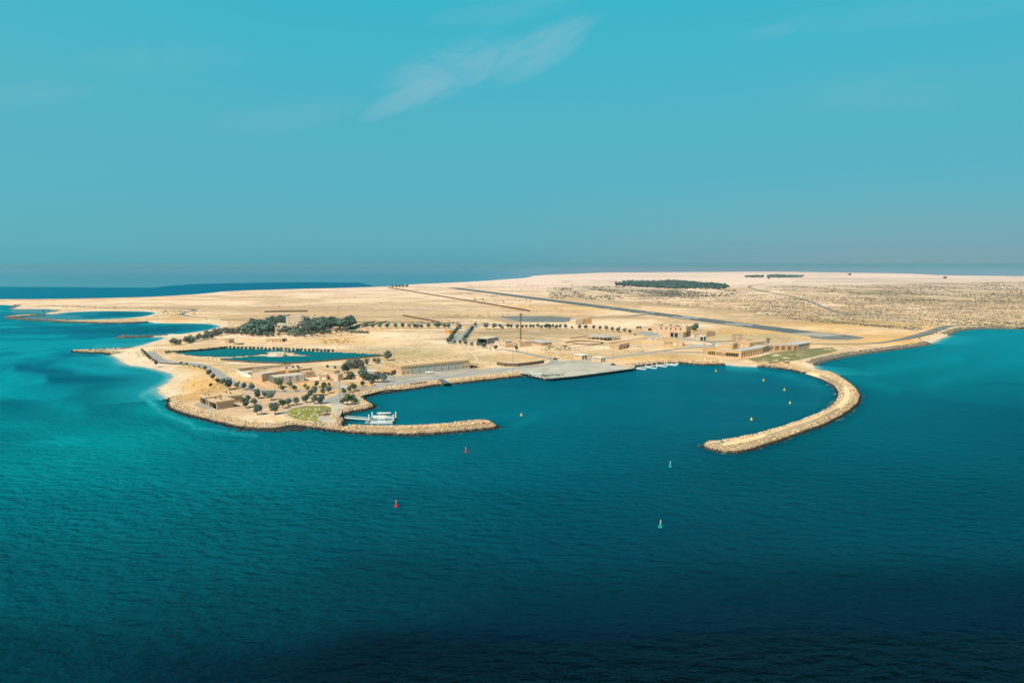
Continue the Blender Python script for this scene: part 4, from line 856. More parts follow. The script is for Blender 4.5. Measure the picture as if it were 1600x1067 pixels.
# --- shelters on the point
def shelter(label,A,B,depth,h,open_left=True):
    r,L,D,H=building('beach_shelter',label,'shelter',A,B,depth,h,'wall2','roof',left=[(.06,.94,0,h-1.0,min(9,4),'wall2','bay')] if open_left else [],over=.9,rthick=1.0)
    MB().box(-.3,.02,depth*.0,depth*.05,0,h).build('pillar',M['cream'],r); MB().box(-.3,.02,depth*.95,depth*1.0,0,h).build('pillar',M['cream'],r)
    MB().box(L*.45,L*.52,D*.45,D*.55,h+1.0,h+1.9).build('roof_vent',M['wood'],r); MB().box(L*.3,L*.35,D*.75,D*.83,h+1.0,h+2.2).build('roof_vent',M['wood'],r)
    return r
shelter('brown flat roofed shelter with open bay, nearest the stony point',(339.4,640),(365.3,636),13,4.6)
shelter('brown open shelter behind and left of the nearest one on the point',(322.8,633),(341,630.5),12,4.6)
shelter('longer brown shelter at the back of the group on the point',(353,631),(378.8,628),16,4.6)
# --- service compound
r,L,D,H=building('screened_block','grey block with a row of white upright slats along its front','building',(429.5,600),(477,595),15,5.6,'louvre','roofpale',parapet=.3)
for k in range(24):
    x=.5+(L-1)*k/23; MB().box(x-.24,x+.24,-.3,0,0,5.5).build('slat',M['white' if k%6 in(1,2,3,4) else 'wall2'],r)
building('service_block','tall narrow tan block at the left end of the compound','building',(409.5,596.5),(433,593),14,6.6,'wall','roofpale',left=[],front=[('n',4,.05,.3,.5,0,2,.4,'dark','vent')])
building('service_hall','yellow low gabled hall behind the slatted block','building',(428.5,582),(446,579),16,5.0,'ochre','roof',over=.4,gable=1.0,zr=5.0)
r,L,D,H=building('service_hall','wide yellow roofed hall at the back of the compound with vents on top','building',(451,579.4),(487,575.2),18,5.5,'ochre','roof',over=.4,zr=5.5,front=[('n',4,.05,.95,1.2,2.2,3.6,.2,'glass','window')])
acs(r,7,3,L-3,4,15,6.0,'wood')
r,L,D,H=building('service_block','plain tan block between the slatted block and the white yard','building',(478,590.5),(491,589),11,5.2,'wall2','roof',front=[('n',1,.4,.7,1.1,2.5,3.6,.2,'glass','window')])
r,L,D,H=building('gate_lodge','squat tan lodge with a white gate and small white door','building',(498.8,594.2),(511.5,593.8),9,4.8,'wall2','roofpale',front=[(.32,.8,.3,2.8,.2,'white','gate')],left=[(.25,.42,0,2.2,.2,'white','door')])
r,L,D,H=building('two_storey_house','two storey tan house with pink shutters beside the compound gate','house',(522.6,594),(531,592.6),17,7.6,'wall','roof',over=.5,rthick=.4,left=[('n',3,.15,.95,1.5,4.2,5.9,.3,'cream','window'),('n',3,.1,.8,1.2,1.0,2.6,.3,'dark','window')])
r,L,D,H=building('stair_tower','narrow tan block in front of the two storey house','building',(528.5,595.6),(536.3,594.2),8,6.0,'wall','roofpale',left=[('n',1,.2,.8,1.2,.4,2.0,.2,'white','door')])
r,L,D,H=building('cottage','low cottage with ochre walls and pale roof half behind trees','house',(551,590.5),(566,592),14,3.2,'ochre','roofpale',front=[('n',3,.05,.95,1.3,.3,2.6,.2,'white','door')],over=.4,rthick=.3)
building('cottage','pale flat roofed cottage left of the car shelter','house',(570,585.5),(586,586),12,3.0,'wall','roofpale',over=.4,rthick=.3)
# compound walls
def wallrun(label,px,h,m='wall',th=.4,name='boundary_wall',zz=GZ,posts=False,cat='wall',cap=False):
    pts=[P(u,v,zz) for u,v in px]; c=pts[0].copy(); root=None
    b=MB()
    for p,q in zip(pts[:-1],pts[1:]):
        t=(q-p).normalized(); s_=Vector((-t.y,t.x,0))*th/2; p_=p-c-t*th/2*.98; q_=q-c+t*th/2*.98
        B0=[p_-s_,q_-s_,q_+s_,p_+s_]; T=[x+Vector((0,0,h)) for x in B0]; B0=[x-Vector((0,0,.4)) for x in B0]
        b.quad(*T)
        for k in range(4): k2=(k+1)%4; b.quad(B0[k],B0[k2],T[k2],T[k])
    if posts:
        root=empty(name,tuple(c),0,label,cat); b.build('panel',M[m],root)
        pb=0
        for p,q in zip(pts[:-1],pts[1:]):
            n=max(1,int((q-p).length/posts))
            for k in range(n+1):
                if pb>=95: break
                x=p.lerp(q,k/n)-c; MB().box(x.x-.14,x.x+.14,x.y-.24,x.y+.24,-.3,h+.25).build('post',M['wood'],root); pb+=1
    else:
        root=b.build(name,M[m]); root.location=c; tag(root,label,cat)
    return root
wallrun('low tan wall along the left and front of the service compound',[(382,591),(400,597.6),(421.5,605.2),(429,605.4)],1.7)
wallrun('low tan wall in front of the slatted block and lodge',[(438,601.5),(470,598.4),(516,595.6),(521,593.6)],1.6)
wallrun('bright white wall at the left corner of the compound',[(371.8,581.5),(383,588),(392,589.5)],2.3,'white')
wallrun('grey back wall of the compound yard',[(372,580.5),(395,577.5),(425,575),(455,572.5)],2.6,'wall2')
wallrun('pale kerb wall of the white yard between the buildings',[(492,578),(505,580.5),(520,582)],1.2,'cream')
wallrun('grey fence wall right of the two storey house',[(536.5,594),(543,592.5),(550,592)],2.2,'louvre')
# clutter in the compound yard
for i,(u,v,w,h_,m) in enumerate([(386,584,3,2,'white'),(392,586,2.5,2.4,'grey'),(398,584,4,1.5,'conc'),(404,581,5,2.3,'wall2'),(411,579.5,4,2,'louvre'),(418,580.5,3,1.6,'white')]):
    p=P(u,v); o=MB().box(-w,w,-1.2,1.2,0,h_).box(-w+.2,w-.2,-1.0,1.0,h_,h_+.15).build('storage_container',M[m]); o.location=p; o.rotation_euler=(0,0,.3)
    tag(o,['white small store by the white wall corner','grey upright store beside the white wall','flat concrete coloured store in the yard','brown store behind the tan block','dark grey store in the compound yard','white low store in the middle of the yard'][i],'container')
# --- building in the solar field
r,L,D,H=building('transformer_house','small white building in the gap of the solar field','building',(420,557),(443.5,556.6),9,3.6,'white','roofpale',front=[('n',5,.5,.98,1.6,.3,2.4,.15,'cream','door'),('n',1,.02,.14,1.0,.3,2.2,.15,'white','door')],over=.15,rthick=.3)
wallrun('tan panelled fence at the front left corner of the solar field',[(266,552),(280,557),(322,561),(326,562.5),(345,563)],2.2,'cream',.15,'fence',posts=4,cat='fence')
wallrun('thin brown fence along the front of the solar field',[(345,563),(390,567),(445,569),(500,565.5),(600,556.5)],1.6,'wood',.06,'fence',posts=6,cat='fence')
wallrun('thin fence behind the solar field and its trees',[(520,550),(560,552),(600,554.2),(612,556)],1.7,'wall2',.05,'fence',posts=5,cat='fence')
# --- grove side buildings
building('hut','small square brown hut left of the long low house','hut',(345,535.5),(357.5,536),10,4.2,'wall','wall2',over=.3,rthick=.4,front=[(.55,.98,0,3.4,.2,'wall2','door')],right=[])
r,L,D,H=building('long_low_house','long low ochre house with white doors in front of the grove','house',(415.5,534.8),(441,534.3),9,4.0,'ochre','roofpale',front=[('n',2,.12,.85,1.8,0,2.5,.2,'white','door'),('n',3,.3,1.0,1.0,1.2,2.4,.2,'dark','window')],over=.3,rthick=.25)
building('annex','small dark annex at the right end of the long low house','building',(441.2,533.6),(448.5,532.6),8,3.6,'wall2','roof',front=[(.2,.6,0,2.6,.4,'dark','door')])
wallrun('dark low stack of material near the brown hut',[(365.5,538),(373,538.6),(380.5,537.8)],1.6,'louvre',1.2)
r,L,D,H=building('beach_hall','orange roofed hall with open front left of the grove','building',(355,516.6),(373.5,516.4),12,4.2,'wall','roof',front=[('n',6,.03,.97,1.9,.4,3.0,.8,'glass','window')],over=.6,rthick=1.4)
# gazebo
def gazebo(label,u,v,s_=1.0,m='wood',cat='gazebo',name='gazebo'):
    p=P(u,v); t=empty(name,tuple(p),.3,label,cat)
    for a in range(4):
        x=2.2*s_*(1 if a%2 else -1); y=2.2*s_*(1 if a//2 else -1); MB().box(x-.2,x+.2,y-.2,y+.2,-.2,3.0*s_).build('post',M['wall2'],t)
    MB().lathe([(4.0*s_,3.0*s_),(4.1*s_,3.2*s_),(1.2*s_,4.6*s_),(.1,5.3*s_)],k=8).build('roof',M[m],t)
gazebo('small brown gazebo beside the orange roofed hall',350.5,516.5)
def palmshade(label,u,v,h=5.5):
    p=P(u,v); t=empty('beach_umbrella',tuple(p),0,label,'parasol'); MB().bar((0,0,0),(0,0,h),.18,.12).build('pole',M['wood'],t); MB().lathe([(2.6,h-.5),(2.7,h-.35),(.1,h+.3)],k=9).build('canopy',M['wood'],t)
palmshade('brown parasol on the sand above the gazebo',358.5,508.5); palmshade('brown parasol beside the back of the bay near the road',323,503.5)
# fort-like house in the grove
r,L,D,H=building('fort_house','pale fort-like main house rising out of the grove','building',(428.5,515.5),(464,515),24,8.0,'cream','roofgrey',front=[('n',3,.05,.98,3.0,3.6,5.6,.4,'dark','window'),('n',7,.02,.98,.9,6.6,7.4,.2,'wall2','window')])
acs(r,9,2,L-2,3,20,7.6,'white','roof_unit')
r,L,D,H=building('fort_tower','large square cream block above the fort-like house','building',(447,510.5),(470.5,510.5),16,16.5,'cream','roofpale',front=[(.2,.24,5,16,.3,'wall2','vent'),('n',5,.3,.97,.5,7,15,.12,'wall','vent')],right=[])
building('fort_stair_tower','slim grey tower at the right of the cream block','building',(470.6,512),(474.6,512),7,17,'conc','roofgrey',front=[(.3,.4,1,16,.2,'louvre','vent')])
building('fort_wing','low pale wing in front of the fort-like house','building',(425,519),(436,519.4),10,5.0,'cream','roofpale',front=[('n',3,.05,.95,1.3,1.4,2.6,.3,'dark','window')])
p=P(471,506); t=empty('small_mast',tuple(p+Vector((0,0,0))),0,'thin mast with a small head behind the slim grey tower','mast'); MB().bar((0,0,0),(0,0,22),.4,.3).build('pole',M['wall2'],t); MB().lathe([(.7,22),(.9,23),(.3,24)],k=6).build('lamp_head',M['wall2'],t)
# --- middle ground
building('orange_hut','small orange hut with pale roof at the head of the tree lined avenue','hut',(701.5,520.4),(709,520),14,4.0,'orange','roofpale',over=.2,rthick=.3)
r,L,D,H=building('open_workshop','workshop with pale flat roof and open dark front','workshop',(745.3,536.5),(761.5,537.8),24,6.6,'grey','roofpale',front=[(.05,.95,0,5.8,8,'dark','bay')],over=.3,rthick=.5)
p=P(750,537.3); 
r,L,D,H=building('office_block','tan office with a white double door on its left face','building',(789,543.8),(807.2,542.6),26,6.0,'wall','roofpale',left=[(.02,.36,0,3.6,.2,'white','door'),(.5,.58,2,3.2,.2,'dark','window'),(.8,.88,2.4,3.4,.2,'dark','window')],front=[('n',3,.12,.8,2.0,2.2,3.0,.2,'dark','window'),(.965,.995,0,3.2,.1,'white','door')])
acs(r,12,2,L-2,5,24,5.5)
r,L,D,H=building('office_block','second tan office block to the right of the double door one','building',(812,542.8),(829.8,541),24,6.4,'wall','roof',front=[('n',1,.1,.4,1.8,2.2,3.0,.2,'dark','window'),('n',2,.5,1.0,2.2,4.0,4.8,.2,'dark','window')])
acs(r,4,2,L-2,5,18,5.9)
r,L,D,H=building('office_wing','low wing with a wide pale overhanging roof and shaded porch','building',(845,541.2),(862,540),26,4.2,'wall','roofgrey',left=[('n',5,.05,.95,1.8,.3,3.0,2.0,'dark','window'),('n',2,.1,.9,1.2,.3,2.6,.2,'white','door')][:1],front=[(.44,.52,.2,3.0,.3,'dark','door')],over=1.0,rthick=.4)
# mast
p=P(813.6,533.2); t=empty('telecom_mast',tuple(p),0,'tall brown mast with a bushy palm-like crown behind the offices','mast')
MB().bar((0,0,-.3),(0,0,33.5),.95,.62,8).build('pole',M['mastbrown'],t)
b=MB()
for k in range(26):
    a=k*2.4; e=random.uniform(-.5,.6); l=random.uniform(2.4,3.4); x,y=math.cos(a),math.sin(a)
    m_=Vector((x*l*.55,y*l*.55,33.6+l*.35*e+.7)); e_=Vector((x*l,y*l,33.2+l*.5*e)); b.bar((0,0,33.4),m_,.16,.2,4); b.bar(m_,e_,.2,.05,4)
b.build('frond_antenna',M['mastbrown'],t); MB().lathe([(.5,33),(1.0,33.8),(.5,35.2),(.1,36.5)],k=8).build('crown_base',M['mastbrown'],t)
for z_ in (27,30.5): MB().box(-1.3,1.3,-.3,.3,z_,z_+1.1).build('antenna_panel',M['mastbrown'],t)
# colonnaded roof
a=P(949,532.7); b_=P(968.5,530.2); L=(b_-a).length; D=38; r=empty('colonnaded_hall',tuple(a),math.atan2(b_.y-a.y,b_.x-a.x),'open hall with broad white flat roof on rows of pale columns','pavilion')
MB().box(-.8,L+.8,-.8,D+.8,4.0,4.6).build('roof',M['concpale'],r)
for i in range(7):
    for (x,y) in [(L*i/6,.0),(0,D*i/6),(L,D*i/6)]:
        MB().box(x-.35,x+.35,y-.35,y+.35,-.2,4.0).build('column',M['concpale'],r)
MB().box(L*.2,L*.9,D*.35,D*.6,0,3.4).build('inner_wall',M['conc'],r)
wallrun('long low brown wall behind the colonnaded hall',[(890,529.5),(925,524.5),(937,522.5)],1.3,'wall2',.5)
wallrun('rough brown kerb around the sunken court',[(884,536),(900,533.5),(925,533.8),(942,536),(938,538.5),(915,539),(895,537.2)],1.2,'wood',.9)
wallrun('line of low stones edging the terrace',[(888,545),(915,541.5),(945,537.5),(985,532),(1015,527)],.7,'wall2',.6)
building('utility_house','tan utility house with dark openings near the coastal road','building',(967.5,546.6),(983.5,543.6),13,6.0,'wall2','roof',front=[(.05,.16,0,2.4,.3,'dark','door'),(.50,.60,0,2.4,.3,'dark','door'),(.75,.92,.6,3.4,.5,'dark','window')],left=[])
def kiosk(label,A,B,depth,h):
    a=P(*A);b_=P(*B);L=(b_-a).length; r=empty('kiosk',tuple(a),math.atan2(b_.y-a.y,b_.x-a.x),label,'kiosk')
    for x,y in ((0,0),(L,0),(0,depth),(L,depth),(L*.5,0)): MB().box(x-.3,x+.3,y-.3,y+.3,-.2,h-.6).build('pillar',M['white'],r)
    MB().box(-.4,L+.4,-.4,depth+.4,h-.6,h).build('roof',M['white'],r)
    MB().box(.35,L*.42,.5,depth-.4,0,h-.7).build('wall',M['wall'],r); MB().box(L*.55,L*.9,.8,depth-.5,0,h-.7).build('glazing',M['glass'],r)
kiosk('white framed kiosk beside the coastal road, the left one of two',(908.6,562),(918.6,560.8),11,4.6)
kiosk('white framed kiosk at the corner of the quay apron',(938.2,566),(946.8,564.8),10,4.6)
# airfield building
r,L,D,H=building('airfield_building','cream and ochre block with white openings beside the airfield apron','building',(909.5,507),(924.6,506),18,9,'ochre','roof',left=[('n',4,.05,.95,2.6,.3,3.2,.3,'white','door'),('n',4,.05,.95,1.6,5,6.6,.2,'dark','window')],front=[('n',3,.05,.95,1.8,1.4,2.8,.2,'dark','window'),('n',2,.1,.9,2.4,5,6.8,.2,'dark','window')],over=.2,rthick=.5)
MB().box(-15,-.4,-2,12,0,8.6).build('wing',M['cream'],r)
# walls across the plain
wallrun('very long dark wall running diagonally across the sand plain',[(606,449.6),(660,459),(740,472),(828,487)],3.4,'wood',1.4,zz=GZ)
wallrun('short dark diagonal wall above the tree row',[(630,494),(660,499.5),(686,504)],2.6,'wood',1.4)
wallrun('dark straight wall on the sand above the grove',[(414,488.2),(447,487.6),(480,487.2)],3.4,'wood',1.6)
wallrun('thin dark kerb wall left of the row of road trees',[(345,500),(400,501.4),(425,501.8)],.9,'wood',1.0)
wallrun('thin kerb wall along the far road',[(553,503.5),(600,503.8),(660,504.6),(705,505.5)],1.0,'wood',1.0)
wallrun('dark leaning hedge-like wall beside the road, upper one',[(556,510),(570,506.5),(585,503.7)],2.0,'wood',1.6)
wallrun('dark leaning hedge-like wall beside the road, lower one',[(565,511.5),(590,506.5),(604,503.6)],2.0,'wood',1.6)
wallrun('brown slatted fence enclosing the grassy corner by the apron',[(776.5,570.5),(790,572.4),(810,572.6),(830,570.5),(850,567.6)],3.2,'wood',.3,'fence',posts=4,cat='fence')
for k,(u,v) in enumerate([(740.5,469.4),(753,469.2)]):
    building('guard_box',['small pale guard box on the plain, the left one','small pale guard box on the plain, the right one'][k],'hut',(u,v),(u+2.6,v),6,5,'cream','roofpale',over=.3,rthick=.4,front=[(.2,.9,.5,4,.5,'dark','window')],group='guard boxes on the plain')
# --- power hall
r,L,D,H=building('power_hall','big tan hall with five square windows high on its front','building',(1028.5,524.5),(1072,527),20,14,'wall','roofpale',front=[('n',5,.02,.88,2.1,9.3,11.6,.4,'dark','window')],right=[(.05,.35,0,6.5,.6,'glass','door'),(.5,.8,0,6.5,.6,'louvre','door')],parapet=.6)
for k in range(5):
    x=L*(.01+.86*(k+.0)/5)+.2; MB().box(x,x+.5,-.18,-.002,0,13.6).build('pilaster',M['wall'],r)
MB().box(L*.9,L+.004,-.6,-.003,0,13.9).build('corner_pier',M['wall'],r)
MB().box(.2,L*.86,-.3,-.004,12.9,13.5).build('cornice',M['wall2'],r)
acs(r,10,2,L-3,4,17,13.5,'wood','roof_vent')
r,L,D,H=building('power_hall_annex','low tan annex with two tall dark doors in front of the big hall','building',(1047,526.7),(1067.5,528.1),10,7.4,'wall2','roof',front=[(.03,.26,.2,6,.5,'glass','door'),(.34,.58,.2,6,.5,'glass','door')],left=[(.2,.38,0,4.5,.2,'cream','door')])
building('power_hall_annex','pale lower block at the left end of the big hall','building',(1034,524.8),(1046.6,526.2),9,7.2,'wall','roof',front=[(.1,.3,0,4.6,.2,'cream','door')])
building('power_hall_annex','tan upper block adjoining the big hall on its far left','building',(1019,519),(1029,519.8),16,11.5,'wall','roofpale',front=[(.25,.5,.4,2.6,.2,'white','door')])
building('yard_house','low brown house left of the big hall','building',(1004.5,516.6),(1018,517.2),12,5.5,'wall','wall2',front=[(.05,.5,1.2,3.6,.3,'cream','window'),(.6,.95,.4,3.8,2,'dark','bay')])
r,L,D,H=building('store_hall','long low tan store with white roof right of the big hall','building',(1082,524.5),(1104,526.6),20,6.6,'wall2','white',front=[(.36,.45,2,4.4,.2,'dark','window'),(.0+.02,.3,4.6,5.6,.3,'dark','window')],parapet=.3)
building('store_hall','tan gable end block at the right of the white roofed store','building',(1104.2,526.7),(1114.5,524.2),18,7,'wall2','wall2',front=[(.75,.83,3.8,4.8,.2,'dark','window')])
building('yard_kiosk','small tan box between the store and the big hall','building',(1079,526.8),(1085,527.6),8,5.5,'wall','roof',front=[(.1,.8,.4,3.2,.2,'white','door')])
kiosk('white framed gate kiosk in front of the white roofed store',(1088.5,531.6),(1098.8,532.4),9,5.6)
r,L,D,H=building('chapel_like_house','small tan house with stepped gable, three blue windows and a white door','house',(1038,539.8),(1059,540.2),11,6.6,'ochre','roof',front=[(.07,.16,2.4,4.2,.2,'blueglass','window'),(.28,.37,2.4,4.2,.2,'blueglass','window'),(.49,.58,2.4,4.2,.2,'blueglass','window'),(.70,.88,.2,3.6,.15,'white','door')],parapet=.5)
MB().box(0,4,0,3,6.6,8.0).build('gable_step',M['ochre'],r); MB().box(L*.7,L*.74,-.1,.6,6.6,11).build('chimney',M['cream'],r)
building('house_annex','low annex with a dark doorway beside the blue windowed house','building',(1059.2,540.3),(1069.5,540.6),9,4.4,'wall','wall2',front=[(.72,.9,0,3.6,.5,'dark','door')])
for k,(u,v) in enumerate([(1015,530.6),(1024,529.8),(1031,528.2)]):
    p=P(u,v); t=empty('water_tank',tuple(p),-.2,['pale square water tank, leftmost of three behind the blue windowed house','pale square water tank, middle of three','pale square water tank nearest the big hall'][k],'tank','square tanks behind the blue windowed house')
    MB().box(-3.4,3.4,-3,3,0,4.6).build('tank_body',M['concpale'],t)
    for x in (-3.4,-1.2,1.2,3.3): MB().box(x-.08,x+.08,-3.12,-3.003,0,4.6).build('rib',M['conc'],t)
# --- arcaded building on the east shore
ARC='arcaded building on the east shore'
def arches(L,n,w,z1,s0=.02,s1=.98,dp=2.2,m='glass'): return ('n',n,s0,s1,w,.2,z1,dp,m,'arch')
r,L,D,H=building('arcaded_building','front wing of the arcaded building with a long low colonnade facing the bay','building',(1104.5,554.6),(1157.5,558.8),16,6.6,'ochre','roofgrey',front=[('n',4,.03,.25,1.5,.4,4.3,1.2,'glass','arch'),(.27,.46,.6,3.9,1.0,'teal','window'),(.475,.55,.4,3.0,1.0,'glass','window'),('n',6,.56,.97,2.3,.4,4.2,1.0,'glass','arch')],parapet=.6)
for k in range(19):
    x=L*(.28+.26*k/18); MB().box(x-.1,x+.1,-.1,.8,.5,3.9).build('mullion',M['wall'],r)
r,L,D,H=building('arcaded_building','projecting left end block of the arcaded building','building',(1097.8,553),(1104.6,554.6),12,7.4,'ochre','roof',front=[('n',3,.05,.95,.9,2.6,3.6,.15,'white','window')],right=[])
r,L,D,H=building('arcaded_building','right wing of the arcade with tall round arches turning inland','building',(1158,558.9),(1190.5,553.2),14,7.2,'wall','roofgrey',front=[('n',4,.02,.42,3.4,.2,5.0,3,'glass','arch'),('n',5,.44,.98,3.3,.2,5.2,3,'dark','arch')],left=[(.2,.8,.2,5.6,2.5,'dark','arch')],parapet=.6)
for k in range(10):
    x=L*(k/9); MB().box(x-.35,x+.35,-.3,-.002,0,6.6).build('pillar',M['ochre'],r)
r,L,D,H=building('arcaded_building','middle stretch of the arcade with narrow openings beyond the round arches','building',(1190.5,552.6),(1201,548.8),14,6.8,'wall2','roofgrey',front=[('n',5,.03,.97,2.1,.2,5.0,2.5,'dark','arch')])
r,L,D,H=building('arcaded_building','long far wing with paired dark openings between broad tan piers','building',(1201,548.2),(1247,547.6),16,6.8,'wall2','roofgrey',front=sum([[(s_+.015,s_+.055,.3,4.6,1.4,'glass','arch'),(s_+.065,s_+.10,.3,5.0,1.4,'dark','arch'),(s_+.105,s_+.135,.3,5.0,1.4,'dark','arch')] for s_ in (0,.21,.42,.63,.84)],[]))
for s_ in (.145,.355,.565,.775): MB().box(L*s_,L*(s_+.065),-1.2,-.003,0,6.4).build('pier',M['ochre'],r)
r,L,D,H=building('arcaded_building','far right end of the arcade with six dark arches','building',(1247,547.6),(1265,544.2),14,6.4,'wall','roofgrey',front=[('n',6,.02,.9,2.4,.3,5.0,2.5,'glass','arch')],over=.3,rthick=.5)
r,L,D,H=building('upper_hall','left upper hall with small white square windows above the arcade','building',(1117,549.2),(1145,550.6),12,9.6,'ochre','roofgrey',front=[('n',1,.05,.14,2,6.2,8.6,.2,'white','window'),('n',2,.18,.44,1.5,7,8.4,.2,'white','window'),('n',3,.55,.98,1.5,7,8.4,.2,'white','window')],parapet=.3)
building('upper_hall','dark sided block at the right of the left upper hall','building',(1145.2,550.7),(1153,548.4),11,9.2,'wall2','wall2')
r,L,D,H=building('upper_hall','right upper hall with tall white windows behind the arcade','building',(1145.8,546.6),(1171,549.4),16,10.2,'ochre','roof',front=[('n',2,.03,.36,1.4,7.4,8.6,.2,'white','window'),(.47,.57,3.4,7.4,.2,'white','door'),('n',2,.70,.92,1.5,3.2,6.8,.2,'white','window')])
r,L,D,H=building('upper_hall','far upper hall running right with dark and white windows','building',(1171.5,548.6),(1196,545.2),13,9.6,'wall','roof',front=[('n',3,.02,.4,1.2,5.0,6.6,.2,'dark','window'),('n',2,.5,.76,1.6,4.6,7.4,.2,'white','window'),('n',2,.78,1.0,1.4,5,7,.2,'dark','window')])
r,L,D,H=building('watch_building','square tower block with columns of white windows by the access road','building',(1150,533.6),(1160.5,533.2),9,8.2,'wall2','wall2',left=[],front=[(.05,.17,.4,3.4,.2,'white','window'),(.22,.34,.4,3.4,.2,'white','window'),(.05,.17,4.6,7.2,.2,'white','window'),(.22,.34,4.6,7.2,.2,'white','window')],over=.25,rthick=.4)
p=P(1199.5,541.5); t=empty('lookout',tuple(p),0,'dark mushroom shaped lookout rising behind the arcade roofs','lookout'); MB().lathe([(2.0,0),(2.0,6),(1.3,6.5),(1.3,8.5)],k=8).build('shaft',M['louvre'],t); MB().lathe([(2.1,8),(2.4,9),(1.6,10.6),(.3,11.3)],k=8).build('cabin',M['louvre'],t); MB().box(1,5,-1,1,8.8,9.3).build('awning',M['wood'],t)
wallrun('pale terrace wall below the front wing of the arcade',[(1098,555.4),(1120,558.6),(1157,561.5),(1172,560)],.9,'wall',.8)
# --- harbour
Qa=[(822,588),(851,594.2),(862,594.9),(909,590.2),(990,578.8),(991,574.2)]
t=empty('quay_wall',tuple(P(862,594.9,0)),0,'concrete quay wall with black rubber fenders along its face','quay'); c=Vector(t.location)
b=MB(); fb=[]
for p_,q_ in zip(Qa[:-1],Qa[1:]):
    p1=P(*p_,0)-c; q1=P(*q_,0)-c; tt=(q1-p1).normalized(); s_=Vector((tt.y,-tt.x,0))
    A=[p1+s_*.8,q1+s_*.8,q1-s_*2.0,p1-s_*2.0]
    if (p1+s_).y>(p1-s_).y and abs(tt.x)>.6: A=[p1-s_*.8,q1-s_*.8,q1+s_*2.0,p1+s_*2.0]; s_=-s_
    T=[x+Vector((0,0,2.75)) for x in A]; B0=[x-Vector((0,0,1)) for x in A]
    b.quad(*T)
    for k in range(4): k2=(k+1)%4; b.quad(B0[k],B0[k2],T[k2],T[k])
    n=int((q1-p1).length/5.2)
    for k in range(n):
        x=p1.lerp(q1,(k+.5)/n)+s_*1.15; fb.append(x)
b.build('wall',M['concpale'],t)
for x in fb[:95]: MB().lathe([(.55,.1),(.6,1.0),(.6,2.1),(.5,2.3)],tuple(x),6).build('fender',M['black'],t)
for p_,q_ in zip(Qa[1:4],Qa[2:5]):
    p1=P(*p_,0)-c; q1=P(*q_,0)-c
b=MB()
for p_,q_ in zip(Qa[:-1],Qa[1:]):
    p1=P(*p_,0)-c; q1=P(*q_,0)-c; n=(q1-p1).normalized(); s_=Vector((n.y,-n.x,0)); 
    if s_.y>0: s_=-s_
    A=[p1+s_*.83,q1+s_*.83]; b.quad(A[0]+Vector((0,0,-.5)),A[1]+Vector((0,0,-.5)),A[1]+Vector((0,0,1.5)),A[0]+Vector((0,0,1.5)))
b.build('tide_band',M['black'],t)
# slipway
t_=MB(); a1,a2,b1,b2,w1,w2=P(683,593.2,2.6),P(693,592.2,2.6),P(693.5,599.6,2.6),P(703.5,598.2,2.6),P(697,602.6,-.3),P(708,601.1,-.3)
t_.quad(a1,b1,b2,a2).quad(b1,w1,w2,b2); tag(t_.build('slipway',M['asphdark']),'dark sloping slipway between the boulders below the boat shed','slipway')
# floating fingers
def finger(label,u,v,u2,v2):
    a=P(u,v,0); b_=P(u2,v2,0); t=empty('finger_pontoon',tuple(a),math.atan2(b_.y-a.y,b_.x-a.x),label,'pontoon','finger pontoons beside the quay'); L=(b_-a).length
    MB().box(0,L,-1.0,1.0,-.3,.7).build('deck',M['white'],t)
    MB().lathe([(.45,-1),(.45,4.6),(.1,5.1)],(L-.6,1.4,0),8).build('pile',M['white'],t)
finger('white floating finger pontoon nearest the quay corner',993,575.8,1008.8,577.8); finger('second white finger pontoon from the quay corner',1010,574,1025.4,576.2); finger('third white finger pontoon from the quay corner',1026.5,571.6,1041.6,573.6); finger('outermost white finger pontoon of the four',1042.5,569.8,1057.4,571.6)
t=empty('walkway_pontoon',tuple(P(990,576.3,0)),0,'white walkway pontoon linking the finger pontoons','pontoon'); c=Vector(t.location); b=MB()
for p_,q_ in zip([(991,576.4),(1010,573.6),(1027,571.4),(1043,569.6)],[(1010,573.6),(1027,571.4),(1043,569.6),(1060,568.8)]):
    p1=P(*p_,0)-c;q1=P(*q_,0)-c; tt=(q1-p1).normalized(); s_=Vector((-tt.y,tt.x,0)); A=[p1-s_*1.1,q1-s_*1.1,q1+s_*1.1,p1+s_*1.1]; T=[x+Vector((0,0,.75)) for x in A]; b.quad(*T)
    for k in range(4): k2=(k+1)%4; b.quad(A[k]-Vector((0,0,.3)),A[k2]-Vector((0,0,.3)),T[k2],T[k])
b.build('deck',M['white'],t)
for u,v in ((986,572.8),(995.5,570.3),(1018.5,568.8),(1038.5,567.2)):
    p=P(u,v,1.0)-c; MB().lathe([(.42,-2),(.42,4.2),(.1,4.6)],(p.x,p.y,0),8).build('pile',M['white'],t)
# gangway + ferry dock
a=P(539.5,652.5,1.6); b_=P(577.5,657,1.0); c=a
t=empty('gangway',tuple(a),math.atan2(b_.y-a.y,b_.x-a.x),'white railed gangway from the rocks to the ferry dock','gangway'); L=(b_-a).length
MB().box(0,L,-1.0,1.0,-.15,.0).build('deck',M['white'],t)
for sg in (-1,1):
    rb=MB(); rb.bar((0,sg,1.1),(L,sg,1.1),.08); rb.bar((0,sg,.55),(L,sg,.55),.05)
    for k in range(16): rb.bar((L*k/15,sg,0),(L*k/15,sg,1.1),.05)
    rb.build('railing',M['white'],t)
p=P(579,661,0); t=empty('ferry_dock',tuple(p),0,'floating ferry dock held by tall white piles with black feet','dock')
x1=P(614,661,0).x-p.x
MB().box(-3.4,.5,-1,8.5,-.3,.8).build('deck',M['conc'],t); MB().box(.5,x1,5.0,6.4,-.3,.6).build('deck',M['grey'],t)
